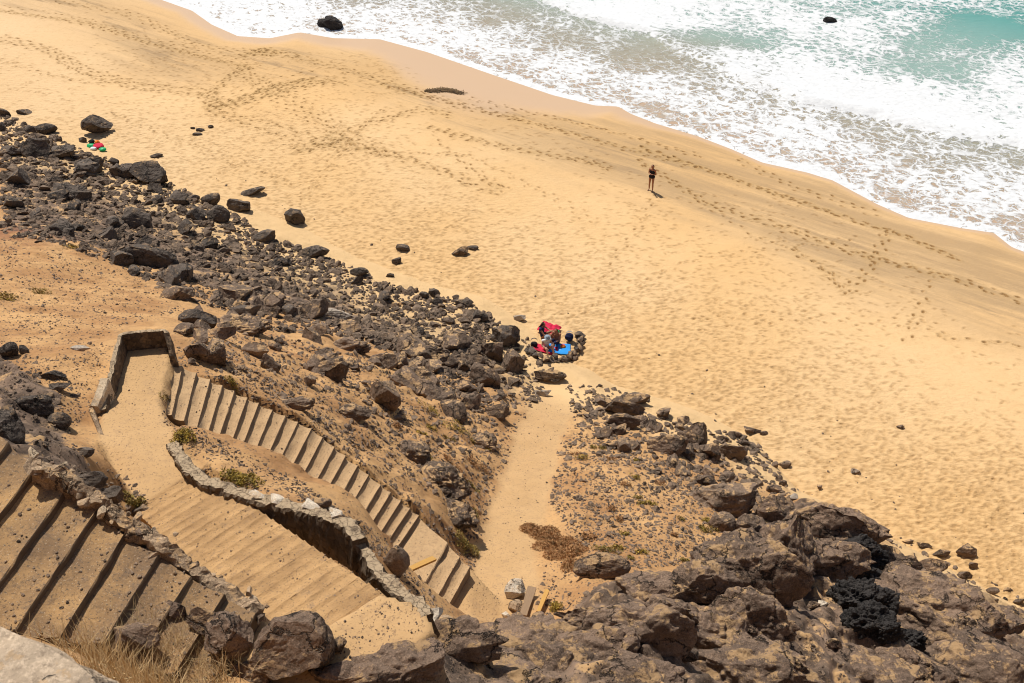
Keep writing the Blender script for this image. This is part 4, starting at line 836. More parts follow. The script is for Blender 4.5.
# ------------------------------------------------------------------ stairs
def block(a, b, c, d, ztop, depth, nseed, jitter=.012, nu=14, nv=4, name='step', mat='concrete', parent=None, org=None, lip=0., wedge=0.):
    """slab over quad a-b (back edge to front edge of upper side) c-d; closed, with worn uneven nosing"""
    a, b, c, d = [np.array(p[:2]) for p in (a, b, c, d)]
    vs = np.linspace(0, 1, nu); us = np.array([0, .1, .22, .35, .5, .7, .84, .93, .98, 1.])
    Vt = []; 
    for u in us:
        for v in vs:
            p = (a + (b - a) * v) * (1 - u) + (d + (c - d) * v) * u; Vt.append([p[0], p[1], ztop])
    Vt = np.array(Vt); n = len(us)
    nz = fbm(Vt * 3 + nseed, 7, 3); Vt[:, 2] += .022 * nz; uu = np.repeat(us, nu); Vt[:, 2] += lip * np.exp(-((uu - .93) / .09) ** 2) * (1 + 1.2 * fbm(Vt * 4 + nseed, 8, 2)) - lip * .6 * (uu < .3) + wedge * np.clip(1 - uu / .7, 0, 1) ** 1.5 * (1 + .8 * fbm(Vt * 2 + nseed, 18, 2)); g = Vt.reshape(n, nu, 3)
    ax = (c + d - a - b) / 2; ax = ax / (np.linalg.norm(ax) + 1e-9)
    wear = jitter * 1.6 * fbm(g[-1] * 5 + nseed, 9, 3); g[-1, :, 0] += ax[0] * wear; g[-1, :, 1] += ax[1] * wear; g[-1, :, 2] -= .015 + .03 * np.abs(fbm(g[-1] * 6 + nseed, 4, 2))
    top = g.reshape(-1, 3); bot = top.copy(); bot[:, 2] = ztop - depth
    V = np.vstack([top, bot]); Fc = grid_faces(nu, n); NT = len(top); F2 = [tuple(f) for f in Fc] + [tuple(f[::-1] + NT) for f in Fc]
    idx = np.arange(NT).reshape(n, nu); ring = list(idx[0, :]) + list(idx[1:, -1]) + list(idx[-1, ::-1][1:]) + list(idx[::-1, 0][1:-1])
    for i in range(len(ring)):
        p, q = ring[i], ring[(i + 1) % len(ring)]; F2.append((q, p, p + NT, q + NT))
    V = V - np.array(org if org is not None else (0, 0, 0))
    me = mesh_np(name, V, F2, False)
    bm = bmesh.new(); bm.from_mesh(me); bmesh.ops.recalc_face_normals(bm, faces=bm.faces); bm.to_mesh(me); bm.free()
    return link(name, me, parent, M[mat])
def flight(name, LN, label, mat, depth, lip=.0, wedge=.0):
    org = (LN[-1][0] + LN[-1][1]) / 2; org = np.array([org[0], org[1], LN[-1][2] - .2])
    root = tag(empty(name, org), label, 'stairs')
    for i in range(1, len(LN)):
        p0, q0, z0 = LN[i - 1]; p1, q1, z1 = LN[i]
        ex = (p1[:2] - p0[:2]) * .0
        block(p0[:2] - (p1[:2] - p0[:2]) * .08, q0[:2] - (q1[:2] - q0[:2]) * .08, q1, p1, z1, depth, i * 3.1, name='step', mat=mat, parent=root, org=org, lip=lip, wedge=wedge)
    return root
C2 = [(l[0], l[1], l[2]) for l in CL]
first = (C2[0][0] + (C2[0][0] - C2[1][0]) * .9, C2[0][1] + (C2[0][1] - C2[1][1]) * .9, 15.4)
flight('stone_stairs', [first] + C2, 'long lower flight of narrow sand-dusted steps running down from the walled landing to the footpath', 'concrete', .5, 0., .105)
flight('stone_stairs', AL, 'upper flight of broad gritty steps with dark risers at the bottom left', 'upconcrete', .55, 0., .09)
B2 = [(l[0], l[1], l[2]) for l in BL]
flight('stone_stairs', B2, 'middle flight of wide shallow sandy steps dropping away behind the long ramp wall', 'rampconcrete', .5, .008, .070)

# ------------------------------------------------------------------ walls
def wall(name, pts, thick, label, mat='mortar', seed=0, rough=.03, top=.03, cat='wall', step=.09, parent=None, taper=.1):
    """pts: world (x,y,ztop,zbottom)"""
    pts = np.array(pts, float); seg = np.linalg.norm(np.diff(pts[:, :2], axis=0), axis=1); cum = np.concatenate([[0], np.cumsum(seg)]); n = max(4, int(cum[-1] / step)); s = np.linspace(0, cum[-1], n)
    c = np.stack([np.interp(s, cum, pts[:, k]) for k in range(4)], -1); tg = np.gradient(c[:, :2], axis=0); tg /= np.linalg.norm(tg, axis=1)[:, None] + 1e-9; nr = np.stack([-tg[:, 1], tg[:, 0]], -1)
    prof = [(-1, 0), (-1, .2), (-1, .4), (-1, .6), (-1, .78), (-1, .93), (-.8, 1), (-.35, 1), (0, 1.0), (.35, 1), (.8, 1), (1, .93), (1, .78), (1, .6), (1, .4), (1, .2), (1, 0)]
    V = []
    for i in range(n):
        for (a, b) in prof:
            w = thick / 2 * (1 + taper * (1 - b)); V.append([c[i, 0] + nr[i, 0] * a * w, c[i, 1] + nr[i, 1] * a * w, c[i, 3] + (c[i, 2] - c[i, 3]) * b])
    V = np.array(V); k = len(prof)
    dn = fbm(V * 6 + seed, 21, 4, .7); dm = fbm(V * 6 + seed + 40, 22, 4, .7); V[:, 0] += rough * dn; V[:, 1] += rough * dm
    tm = np.tile(np.array([b > .9 for a, b in prof]), n); V[:, 2] += tm * top * fbm(V * 3.3 + seed + 9, 23, 4, .6)
    Fc = [tuple(f) for f in grid_faces(k, n)]; 
    for base in (0, (n - 1) * k):
        for j in range(k // 2): 
            a, b, c2, d2 = base + j, base + j + 1, base + k - 2 - j, base + k - 1 - j
            if b != c2: Fc.append((a, b, c2, d2))
    org = np.array([pts[:, 0].mean(), pts[:, 1].mean(), pts[:, 3].min()])
    me = mesh_np(name, V - org * (parent is None), Fc, False)
    bm = bmesh.new(); bm.from_mesh(me); bmesh.ops.recalc_face_normals(bm, faces=bm.faces); bm.to_mesh(me); bm.free()
    o = link(name, me, parent, M[mat])
    if parent is None: o.location = org; tag(o, label, cat)
    return o
def wp(lst): return [(*atz(u, v, z)[:2], z, z - h) for (u, v, z, h) in lst]
wall('landing_wall', wp([(103,410,15.95,.8),(108,385,16.0,.7),(113,362,16.02,.7),(119,338,16.03,.7),(120,334,16.03,.7),(142,331,16.03,.7),(164,329,16.03,.7),(167,333,16.03,.7),(170,347,15.75,.7),(172,356,15.6,.5)]), .12, 'low three-sided mortar wall closing off the far end of the landing', 'stonework', seed=3, step=.05, rough=.045, top=.05)
wall('leaning_slab', wp([(104,378,16.25,.6),(98,396,16.15,.6),(94,406,16.05,.6)]), .22, 'pale leaning slab against the outer left side of the landing wall', 'palemortar', seed=8, cat='slab')
wall('ramp_kerb', wp([(91,408,16.15,.5),(97,424,16.12,.5),(103,440,16.12,.5),(107,452,16.15,.5),(113,464,16.2,.5)]), .10, 'thin pale kerb edging the left side of the ramp below the leaning slab', 'mortar', seed=12, cat='kerb')
mw = wall('ramp_wall', wp([(173,442,16.2,.5),(180,456,16.35,.6),(187,466,16.5,.7),(206,480,16.7,.8),(236,490,16.98,.85),(262,498,17.25,.9),(300,507,17.62,.95),(330,516,17.9,1.0),(350,524,18.05,1.0),(358,538,18.15,1.0)]), .26, 'long curving rubble retaining wall between the ramp and the lower stairs, with pale cap stones', 'stonework', seed=17, rough=.09, top=.05, step=.045)
orgw = np.array(mw.location)
for (u0, v0, u1, v1) in [(250,496,267,498),(269,500,285,501),(301,505,320,508),(328,513,346,516)]:
    z = 17.14 + (u0 - 250) / 90 * .82; a = atz(u0, v0, z + .03); b = atz(u1, v1, z + .12); 
    V, Fc = rock_v(3, u0, (np.linalg.norm(b - a), .24, .09), 16, .02, (.4, .62)); an = math.atan2(b[1] - a[1], b[0] - a[0]); V = V @ rotm(0, 0, an).T + (a + b) / 2 + np.array([0, 0, .03]) - orgw
    link('cap_stone', mesh_np('cap_stone', V, Fc, False), mw, M['cap'])
wall('broken_wall', wp([(359,540,17.95,.8),(368,556,18.02,.8),(380,572,18.2,.8),(400,589,18.42,.9),(416,602,18.62,1.0),(428,614,18.7,1.0)]), .22, 'crumbling end of the ramp wall with a flat grey top, left of the wooden planks', 'stonework', seed=31, rough=.11, top=.09, step=.045)
def piled(name, line, n, label, lo, hi, mats, spread=.1, lift=.0, cat='kerb', seed=3):
    W = np.array([[*atz(u, v, z)[:2], z] for u, v, z in line]); r = np.random.default_rng(seed); org = W[len(W) // 2]; root = tag(empty(name, org), label, cat)
    cum = np.concatenate([[0], np.cumsum(np.linalg.norm(np.diff(W[:, :2], axis=0), axis=1))])
    for i in range(n):
        t = r.uniform(0, cum[-1]); q = np.array([np.interp(t, cum, W[:, k]) for k in range(3)]); w_ = lo + (hi - lo) * r.uniform() ** 1.6
        V, Fc = rock_v(3, seed * 100 + i, (w_, w_ * r.uniform(.6, .9), w_ * r.uniform(.4, .75)), 15, .05, (.32, .68))
        V = V @ rotm(r.normal(0, .3), r.normal(0, .3), r.uniform(0, 6)).T + q + np.array([r.normal(0, spread), r.normal(0, spread), lift + r.uniform(-.22, .02)]) - org
        link('stone', mesh_np('stone', V, Fc, False), root, M[mats[int(r.integers(len(mats)))]])
piled('stair_kerb', [(28,458,20.6),(66,474,20.35),(100,500,20.05),(128,524,19.82),(150,535,19.68),(165,546,19.55),(190,568,19.3),(222,589,19.05),(260,611,18.9)], 64, 'broken rubble kerb of mixed pale and brown stones along the outer edge of the upper stairs', .09, .27, ['mortar', 'brown_basalt', 'mortar', 'brown_basalt', 'palemortar', 'brown_basalt', 'mortar'], .10)
kr = bpy.data.objects['stair_kerb']
kb = wall('base', wp([(28,460,20.62,1.1),(66,476,20.36,1.1),(100,501,20.06,1.1),(128,525,19.84,1.1),(150,535,19.70,1.1),(165,546,19.6,1.1),(190,566,19.36,1.1),(222,587,19.1,1.1),(260,611,18.95,1.1)]), .24, 'low mortar base under the rubble kerb of the upper stairs', 'mortar', seed=37, rough=.13, top=.12, step=.045)
kb.parent = kr; kb.location = kb.location - kr.location; del kb['label']; del kb['category']
LG = [atz(-60, 640, 28.3), atz(0, 660, 28.3), atz(55, 690, 28.28), atz(100, 722, 28.22), atz(130, 750, 28.15)]
wall('foreground_ledge', [(q[0] - .02, q[1] - .12, q[2], q[2] - 1.4) for q in LG], .5, 'pale plastered ledge close to the camera in the bottom left corner', 'plaster', seed=51, rough=.05, top=.04, cat='ledge', step=.03)
# dark round stub beside the planks
lava(397,563,24,38,'dark rounded stub of rock beneath the wooden planks beside the lower stairs','brown_basalt',.95,.6,rough=.06,sub=5,name='boulder',fine=.01)
lava(322,502,20,14,'rounded brown boulder behind the pale cap stones of the ramp wall','brown_basalt',.8,.9,rough=.08,sub=5,name='boulder',fine=.01)

# ------------------------------------------------------------------ timber and broken blocks
def wood_mat(name, a, b_):
    m, nt, b = new_mat(name); n = N(nt); p = n.mapp(n.obj(), (2, 30, 30)); nt.links.new(n.mix(n.noise(p, 2, 5, .6), a, b_), b.inputs['Base Color']); nt.links.new(n.bump(n.noise(p, 3, 4), .6, .01), b.inputs['Normal']); return m
M['wood'] = wood_mat('bleached_wood', (.62, .36, .10), (.38, .20, .06)); M['oldwood'] = wood_mat('grey_wood', (.36, .24, .14), (.17, .11, .07))
def plank(p, q, w, t, mat, label, name='wooden_plank'):
    p, q = np.array(p), np.array(q); L = np.linalg.norm(q - p); bm = bmesh.new(); bmesh.ops.create_cube(bm, size=1)
    bmesh.ops.subdivide_edges(bm, edges=[e for e in bm.edges if abs((e.verts[0].co - e.verts[1].co).x) > .5], cuts=6, use_grid_fill=True)
    for v in bm.verts: v.co = Vector((v.co.x * L, v.co.y * w * (1 + .1 * math.sin(v.co.x * 5)), v.co.z * t + .015 * math.sin(v.co.x * 4)))
    bmesh.ops.bevel(bm, geom=bm.edges[:], offset=.006, segments=1); me = bpy.data.meshes.new(name); bm.to_mesh(me); bm.free()
    o = link(name, me, None, M[mat]); o.location = (p + q) / 2; d = Vector(q - p); o.rotation_euler = d.to_track_quat('X', 'Z').to_euler(); return tag(o, label, 'plank')
plank(atz(392,577,12.95), atz(434,559,12.25), .13, .06, 'wood', 'long yellow wooden plank sticking out over the lower stairs')
plank(atz(386,568,13.0), atz(403,567,12.8), .14, .06, 'wood', 'short yellow plank end just behind the long yellow plank')
def onp(u, v, dz=0.): p, _ = hit([u], [v]); return p[0] + np.array([0, 0, dz])
plank(onp(523,619,.15), onp(532,594,.25), .20, .07, 'oldwood', 'grey weathered plank propped beside the broken concrete block')
plank(onp(538,617,.2), onp(547,597,.25), .10, .07, 'wood', 'narrow orange plank standing right of the grey weathered plank')
def blk(u, v, w, h, d, label, mat, seed, rz=.3, tilt=.15):
    p = onp(u, v + 4); V, Fc = rock_v(4, seed, (w, d, h), 18, .03, (.42, .62)); o = link('broken_block', mesh_np('broken_block', V @ rotm(tilt, tilt, rz).T + np.array([0, 0, h * .38]), Fc, False), None, M[mat]); o.location = p; tag(o, label, 'block')
blk(514,592,.62,.5,.55,'squarish pale broken concrete block at the foot of the path','cap',4)
blk(516,604,.4,.28,.4,'dark broken block fragment leaning under the pale concrete block','mortar',6)
blk(432,616,.5,.28,.4,'pale broken block at the end of the crumbling wall','cap',9); blk(446,620,.5,.2,.35,'flat broken fragment right of the pale broken block at the wall end','mortar',12)
blk(506,612,.2,.14,.2,'small pale fragment left of the propped planks','cap',15)
for (u, v, s, lb) in [(822,601,.36,'white-stained stone in the sandy patch inside the lava crag'),(886,628,.22,'white droppings-stained stone at the foot of the clinker streak')]: blk(u, v, s, s * .5, s * .8, lb, 'cap', int(u))

# ------------------------------------------------------------------ plants
def leaf_mat(name, a, b_, c_=None):
    m, nt, b = new_mat(name); n = N(nt); p = n.pos(); r = n.attr('rnd'); c = n.mix(r, a, b_)
    if c_: c = n.mix(n.ramp(n.noise(p, 7, 3), .5, .62), c, c_)
    nt.links.new(c, b.inputs['Base Color']); b.inputs['Roughness'].default_value = .7; return m
M['yellowgreen'] = leaf_mat('yellow_green_leaves', (.26, .19, .03), (.50, .34, .06), (.14, .10, .03)); M['redscrub'] = leaf_mat('red_brown_twigs', (.30, .14, .055), (.50, .28, .12), (.24, .14, .06))
M['straw'] = leaf_mat('dry_straw', (.42, .28, .13), (.68, .50, .27)); M['olive'] = leaf_mat('olive_leaves', (.18, .14, .035), (.36, .26, .07), (.24, .14, .045)); M['twig'] = plain('bark_twigs', (.14, .09, .05))
def shrub(u, v, w, h, label, mat='yellowgreen', n=700, hh=.55, leaf=.035, name='shrub', cat='shrub', lean=0.):
    p, t = hit([u], [v + h * .2]); p = p[0]; mpp = t[0] / F; W = w * mpp; D = h * mpp * 1.2; H = hh * min(W, D) + .05; r = np.random.default_rng(int(u + v * 3))
    nc = 9; cx = r.uniform(-.38, .38, (nc, 2)) * [W, D]; root = tag(empty(name, p), label, cat); k = r.integers(0, nc, n)
    a = r.normal(size=(n, 3)); a /= np.linalg.norm(a, axis=1)[:, None]; a[:, 2] = np.abs(a[:, 2]); rad = r.uniform(.45, 1, n)[:, None] ** .5 * a
    C0 = np.concatenate([cx[k], np.zeros((n, 1))], 1) + rad * np.array([W * .24, D * .24, H * .9]); 
    base = np.concatenate([C0[:, :2] * .96, C0[:, 2:3] * .6], 1)
    gz = ground(p[0] + C0[:, 0], p[1] + C0[:, 1]) - p[2]; C0[:, 2] += np.clip(gz, -1, 1)
    d1 = r.normal(size=(n, 3)) + a * .9; d1 /= np.linalg.norm(d1, axis=1)[:, None]; d2 = np.cross(d1, r.normal(size=(n, 3))); d2 /= np.linalg.norm(d2, axis=1)[:, None]
    ll = leaf * r.uniform(.6, 1.5, n)[:, None]; V = np.stack([C0 - d2 * ll * .28, C0 + d1 * ll - d2 * ll * .1, C0 + d1 * ll * 1.1 + d2 * ll * .12, C0 + d2 * ll * .28], 1).reshape(-1, 3)
    Fc = np.arange(n * 4).reshape(-1, 4); link('foliage', mesh_np('foliage', V, Fc, False, {'rnd': np.repeat(r.uniform(0, 1, n), 4)}), root, M[mat])
    nt_ = 26; tv = []; tf = []
    for i in range(nt_):
        q = C0[r.integers(n)]; b0_ = np.array([q[0] * .4, q[1] * .4, -.03 + float(np.clip(ground(p[0] + q[0] * .4, p[1] + q[1] * .4) - p[2], -1, 1))]); k0 = len(tv); e = .008
        for c_, ee in ((b0_, e), (q, e * .4)): tv += [c_ + np.array([ee, 0, 0]), c_ + np.array([-ee * .5, ee * .87, 0]), c_ + np.array([-ee * .5, -ee * .87, 0])]
        tf += [(k0, k0 + 1, k0 + 4, k0 + 3), (k0 + 1, k0 + 2, k0 + 5, k0 + 4), (k0 + 2, k0, k0 + 3, k0 + 5)]
    link('stem', mesh_np('stem', np.array(tv), tf), root, M['twig']); return root
for a in [(240,478,40,18,'rounded yellow-green shrub behind the ramp wall','yellowgreen',1600),(186,435,26,16,'yellow shrub at the left edge of the lower stairs, lower of two','yellowgreen',900),(178,415,20,12,'olive shrub at the left edge of the lower stairs, upper of two','olive',700),
 (137,503,20,12,'small green bush among dark rocks beside the ramp','olive',900),(467,547,24,18,'brown-green bush between the lower stairs and the footpath','olive',1200),(455,425,28,14,'yellowish scrub on the slope below the wedge-shaped boulder','yellowgreen',500),
 (8,297,22,14,'dry yellow scrub at the left photo edge','yellowgreen',500),(40,292,22,10,'olive scrub right of the dry yellow scrub at far left','olive',400),(75,247,18,8,'tiny yellow scrub under the rock band on the left','yellowgreen',300),(232,383,12,12,'yellow flowering plant beside the brown boulders above the lower stairs','yellowgreen',300),
 (268,300,10,5,'tiny yellow plant in the middle rock band','yellowgreen',160),(397,305,10,7,'orange-yellow plant among dark rocks in the middle band','redscrub',200),(580,458,16,8,'yellow plant at the top of the right-hand scree','yellowgreen',260),(606,550,30,10,'olive scrub just behind the smooth rounded grey boulder','olive',500),
 (430,408,22,12,'dry yellow plant under the large wedge-shaped boulder','yellowgreen',400),(480,465,20,10,'reddish low plant on the left verge of the footpath','redscrub',400),(556,605,14,14,'yellow-green tuft right of the narrow orange plank','yellowgreen',400),(455,467,20,8,'reddish plant high on the slope between stairs and footpath','redscrub',300)]:
    u, v, w, h, lb, mt, n = a; shrub(u, v, w, h, lb, mt, n)
rs = np.random.default_rng(21)
for poly, n, lb, gp in (([(565,440),(610,445),(740,505),(700,560),(640,568),(575,530)], 26, 'small yellowish dry scrub tuft on the scree right of the sandy footpath', 'dry scrub tufts on the right-hand scree'), ([(330,400),(430,425),(495,440),(480,520),(450,500),(400,450)], 14, 'small dry scrub tuft on the slope between lower stairs and footpath', 'dry scrub tufts on the slope by the lower stairs')):
    k = 0
    while k < n:
        u, v = rs.uniform(330, 740), rs.uniform(400, 570)
        if poly_mask(np.array([u]), np.array([v]), poly)[0]:
            tag(shrub(u, v, rs.uniform(6, 15), rs.uniform(4, 8), lb, ['yellowgreen', 'redscrub', 'olive'][k % 3], 170, leaf=.04), group=gp); k += 1
# sprawling red-brown scrub
for (u, v, w, h, n, lb) in [(537,527,40,30,4200,'sprawling rusty dry scrub at the upper end of the red scrub patch'),(551,537,40,28,4200,'sprawling rusty dry scrub in the upper middle of the red scrub patch'),(566,548,40,28,4200,'sprawling rusty dry scrub in the lower middle of the red scrub patch'),(581,560,36,24,3000,'rusty scrub at the lower end of the red scrub patch beside the rounded boulder')]: shrub(u, v, w, h, lb, 'redscrub', n, hh=.22, leaf=.035)
# dry straw grass at bottom left
def blades(name, spots, n, H, label, mat='straw', spread=.25):
    V = []; r = np.random.default_rng(5); rn = []
    for (u, v) in spots:
        p = onp(u, v)
        for i in range(n):
            b0_ = p + np.array([r.normal(0, spread), r.normal(0, spread), -.02]); b0_[2] = ground(b0_[0], b0_[1]) - .02; an = r.uniform(0, 6.28); h_ = H * r.uniform(.4, 1.1); ln = r.uniform(.15, .7) * h_
            t1 = b0_ + np.array([math.cos(an) * ln * .4, math.sin(an) * ln * .4, h_ * .6]); t2 = b0_ + np.array([math.cos(an) * ln, math.sin(an) * ln, h_]); sd_ = np.array([-math.sin(an), math.cos(an), 0]) * .0042
            V += [b0_ - sd_, b0_ + sd_, t1 + sd_ * .8, t1 - sd_ * .8, t1 - sd_ * .8, t1 + sd_ * .8, t2 + sd_ * .2, t2 - sd_ * .2]; rn += [r.uniform()] * 8
    V = np.array(V); o = link(name, mesh_np(name, V, np.arange(len(V)).reshape(-1, 4), False, {'rnd': np.array(rn)}), None, M[mat]); return tag(o, label, 'grass', kind='stuff')
blades('dry_grass', [(108,662),(122,668),(138,664),(152,670),(168,664),(182,672),(196,668),(210,674),(130,688),(160,688),(190,690),(215,690),(150,660),(100,680)], 230, .55, 'tangle of dry straw-coloured grass at the bottom left')

# seaweed, bundle, sticks on the beach
M['weed'] = leaf_mat('brown_seaweed', (.065, .036, .014), (.16, .09, .03))
def weed(u, v, w, h, n, label, hh=.10):
    p = onp(u, v); t = hit([u], [v])[1][0]; W = w * t / F; D = h * t / F * 1.8; r = np.random.default_rng(3); V = []; rn = []
    for i in range(n):
        s = r.uniform(-1, 1); c = np.array([(s + r.normal(0, .08)) * W * .5, (.35 * math.sin(s * 2.2 + 1) - .3 * s - .15) * D + r.normal(0, .20) * D * (1 - .6 * abs(s)), 0]); c[2] = float(ground(p[0] + c[0], p[1] + c[1])) - p[2] + abs(r.normal(0, hh * .4)); a = r.uniform(0, 6.28); L = r.uniform(.08, .22)
        d = np.array([math.cos(a), math.sin(a), r.normal(0, .12)]) * L; e = np.array([-math.sin(a), math.cos(a), .05]) * .03; V += [c - e, c + e, c + d + e, c + d - e]; rn += [r.uniform()] * 4
    o = link('seaweed', mesh_np('seaweed', np.array(V), np.arange(len(V)).reshape(-1, 4), False, {'rnd': np.array(rn)}), None, M['weed']); o.location = p; tag(o, label, 'seaweed')
weed(444,91,34,6,1500,'dark brown patch of seaweed washed up on the sand below the surf')
for i, (u, v, w, h, lb) in enumerate([(193,128,5,2.5,'small driftwood stick at the left of the stone scatter on upper sand'),(200,130,8,3,'dark flat stone, largest of the small scatter on upper sand'),(197,134,10,3,'long dark stone lowest in the small scatter on upper sand'),(211,127,5,3,'small dark stone at the right of the scatter on upper sand'),(157,156,12,4,'low dark stone on sand right above the tall slanting boulder'),(253,192,24,7,'log-shaped dark rock lying on sand above the squared boulder')]):
    boulder(u, v, w, h, lb, 'basalt', name='rock', cat='rock', sub=3, tilt=-18 if i == 5 else 0, tall=.9)
M['fred'] = plain('red_cloth', (.62, .02, .05), (.45, .02, .06)); M['fpink'] = plain('pink_red_cloth', (.68, .03, .09), (.45, .01, .04), sc=14); M['fblue'] = plain('blue_cloth', (.02, .22, .62), (.03, .30, .72)); M['fwhite'] = plain('white_cloth', (.8, .8, .8))
M['fgreen'] = plain('green_plastic', (.02, .42, .14), rough=.4); M['fblack'] = plain('black_cloth', (.015, .014, .018)); M['fnavy'] = plain('navy_cloth', (.02, .025, .07)); M['forange'] = plain('orange_cloth', (.75, .20, .03)); M['skin'] = plain('tanned_skin', (.36, .17, .10), (.32, .15, .085), .6, bumpd=.001); M['skin2'] = plain('fair_skin', (.50, .28, .19), (.45, .25, .16), .6, bumpd=.001); M['hair'] = plain('dark_hair', (.02, .012, .008)); M['hair2'] = plain('brown_hair', (.10, .045, .02)); M['grey'] = plain('grey_cloth', (.30, .36, .42)); M['eye'] = plain('eye_dark', (.02, .02, .02))
def cloth(u, v, L, W, rz, mat, label, name='beach_towel', cat='towel', z=.03, hump=.04):
    p = onp(u, v); n = 26; X, Y = np.meshgrid(np.linspace(-L / 2, L / 2, n), np.linspace(-W / 2, W / 2, n)); Z = hump * (1 + fbm(xyz(X, Y, 3.5, u), 6, 3)) 
    c, s = math.cos(rz), math.sin(rz); x, y = X * c - Y * s, X * s + Y * c; Z = Z + ground(p[0] + x, p[1] + y) - p[2] + z
    V = np.stack([x, y, Z], -1).reshape(-1, 3); Fc = grid_faces(n, n); o = link(name, mesh_np(name, V, Fc, True), None, M[mat]); o.location = p
    md = o.modifiers.new('thickness', 'SOLIDIFY'); md.thickness = .02; return tag(o, label, cat)
cloth(549,331,.95,.75,-.5,'fpink','crumpled pink-red blanket at the top of the sunbathing group',name='blanket',cat='blanket',hump=.16)
cloth(545,350,1.15,.7,-.1,'fred','dark red towel under the person in white')
cloth(559,350,1.05,.75,-.05,'fblue','bright blue towel in front of the tanned person')
def blob(u, v, dims, mat, label, name, cat, z=0., seed=1, parent=None, rnd=.5, planes=8):
    V, Fc = rock_v(4, seed, dims, planes, .04, (.6, .9), 3, rnd); p = onp(u, v); V[:, 2] += dims[2] / 2 + z
    o = link(name, mesh_np(name, V, Fc, True), None, M[mat]); o.location = p; return tag(o, label, cat)
def strap(root, mat, w, h):     # a carrying loop on top of a bag
    bm = bmesh.new(); n = 12; prev = None
    for i in range(n + 1):
        a = math.pi * i / n; c = Vector((math.cos(a) * w * .35, 0, h * .95 + math.sin(a) * h * .35)); ring = [bm.verts.new(c + Vector((0, .018, 0))), bm.verts.new(c + Vector((0, -.018, 0))), bm.verts.new(c * 1.03 + Vector((0, -.018, 0))), bm.verts.new(c * 1.03 + Vector((0, .018, 0)))]
        if prev:
            for k in range(4): bm.faces.new((prev[k], prev[(k + 1) % 4], ring[(k + 1) % 4], ring[k]))
        prev = ring
    me = bpy.data.meshes.new('strap'); bm.to_mesh(me); bm.free(); link('strap', me, root, M[mat])
b_ = blob(534,347,(.34,.28,.3),'fblack','black bag on the sand left of the sunbathers','bag','bag',seed=3); strap(b_, 'fnavy', .42, .4)
b_ = blob(569,341,(.42,.38,.45),'fnavy','round dark blue bag at the right end of the sunbathing group','bag','bag',seed=5); strap(b_, 'grey', .42, .45)
b_ = blob(563,348,(.26,.22,.16),'forange','small orange bag right of the blue towel','bag','bag',seed=7); strap(b_, 'fred', .26, .16)
blob(557,334,(.24,.24,.24),'fgreen','green ball beside the pink-red blanket','ball','ball',seed=9,rnd=1.)
# bundle at the upper left
for (u, v, d, m_, lb) in [(99,148,(.7,.6,.28),'fred','red bag in the colourful bundle by the rocks at the upper left'),(91,147,(.5,.4,.2),'fgreen','green cloth at the left of the colourful bundle'),(94,150,(.4,.3,.2),'fwhite','white cloth in the middle of the colourful bundle'),(103,151,(.45,.4,.22),'fgreen','green bag at the right of the colourful bundle'),(98,144,(.35,.3,.25),'forange','orange cloth at the back of the colourful bundle'),(92,143,(.4,.3,.25),'fblack','black bag at the back of the colourful bundle')]:
    blob(u, v, d, m_, lb, 'bag' if 'bag' in lb else 'cloth', 'bag' if 'bag' in lb else 'cloth', seed=int(u) + int(v), rnd=.3)
# stone windbreak: one dry-laid arc
pc = onp(556, 352); wr = tag(empty('stone_windbreak', pc), 'curved dry-laid stone windbreak round the near side of the sunbathers', 'windbreak')
arcpx = [(529,352),(534,357),(540,360),(547,362),(554,362),(561,361),(568,359),(574,355),(578,350),(580,344),(579,339),(576,336)]
arc = np.array([bp(*a) for a in arcpx]); r_ = np.random.default_rng(8)
for i in range(len(arc) - 1):
    for lay in range(2):
        for j in range(2):
            t = (j + .5 * (lay % 2) + r_.uniform(0, .3)) / 2; q = arc[i] * (1 - t) + arc[i + 1] * t; g = float(ground(*q)); w = r_.uniform(.20, .58)
            V, Fc = rock_v(2, 60 + i * 9 + lay * 3 + j, (w, w * .75, w * .5), 10, .0); V = V @ rotm(r_.normal(0, .15), r_.normal(0, .15), r_.uniform(0, 6)).T + np.array([q[0], q[1], g + .07 + lay * .15]) - pc
            link('stone', mesh_np('stone', V + r_.normal(0, .05, 3), Fc, False), wr, M['basalt' if r_.uniform() < .4 else 'brown_basalt'])

# ------------------------------------------------------------------ people
def capsules(segs, voxel, name):
    bm = bmesh.new()
    for (a, b, ra, rb) in segs:
        a, b = Vector(a), Vector(b); n = max(2, int((b - a).length / max(min(ra, rb) * .5, .006)) + 1)
        if (b - a).length < 1e-4: n = 1
        n = min(n, 14)
        for i in range(n):
            t = i / max(1, n - 1); r = ra + (rb - ra) * t; mt = Matrix.Translation(a.lerp(b, t)) @ Matrix.Diagonal((r, r, r, 1)); bmesh.ops.create_icosphere(bm, subdivisions=2, radius=1, matrix=mt)
    me = bpy.data.meshes.new(name); bm.to_mesh(me); bm.free(); o = bpy.data.objects.new(name, me); COL.objects.link(o)
    md = o.modifiers.new('r', 'REMESH'); md.mode = 'VOXEL'; md.voxel_size = voxel; md.use_smooth_shade = True; sm = o.modifiers.new('s', 'SMOOTH'); sm.iterations = 3; sm.factor = .5
    dg = bpy.context.evaluated_depsgraph_get(); m2 = bpy.data.meshes.new_from_object(o.evaluated_get(dg)); bpy.data.objects.remove(o); m2.name = name; return m2
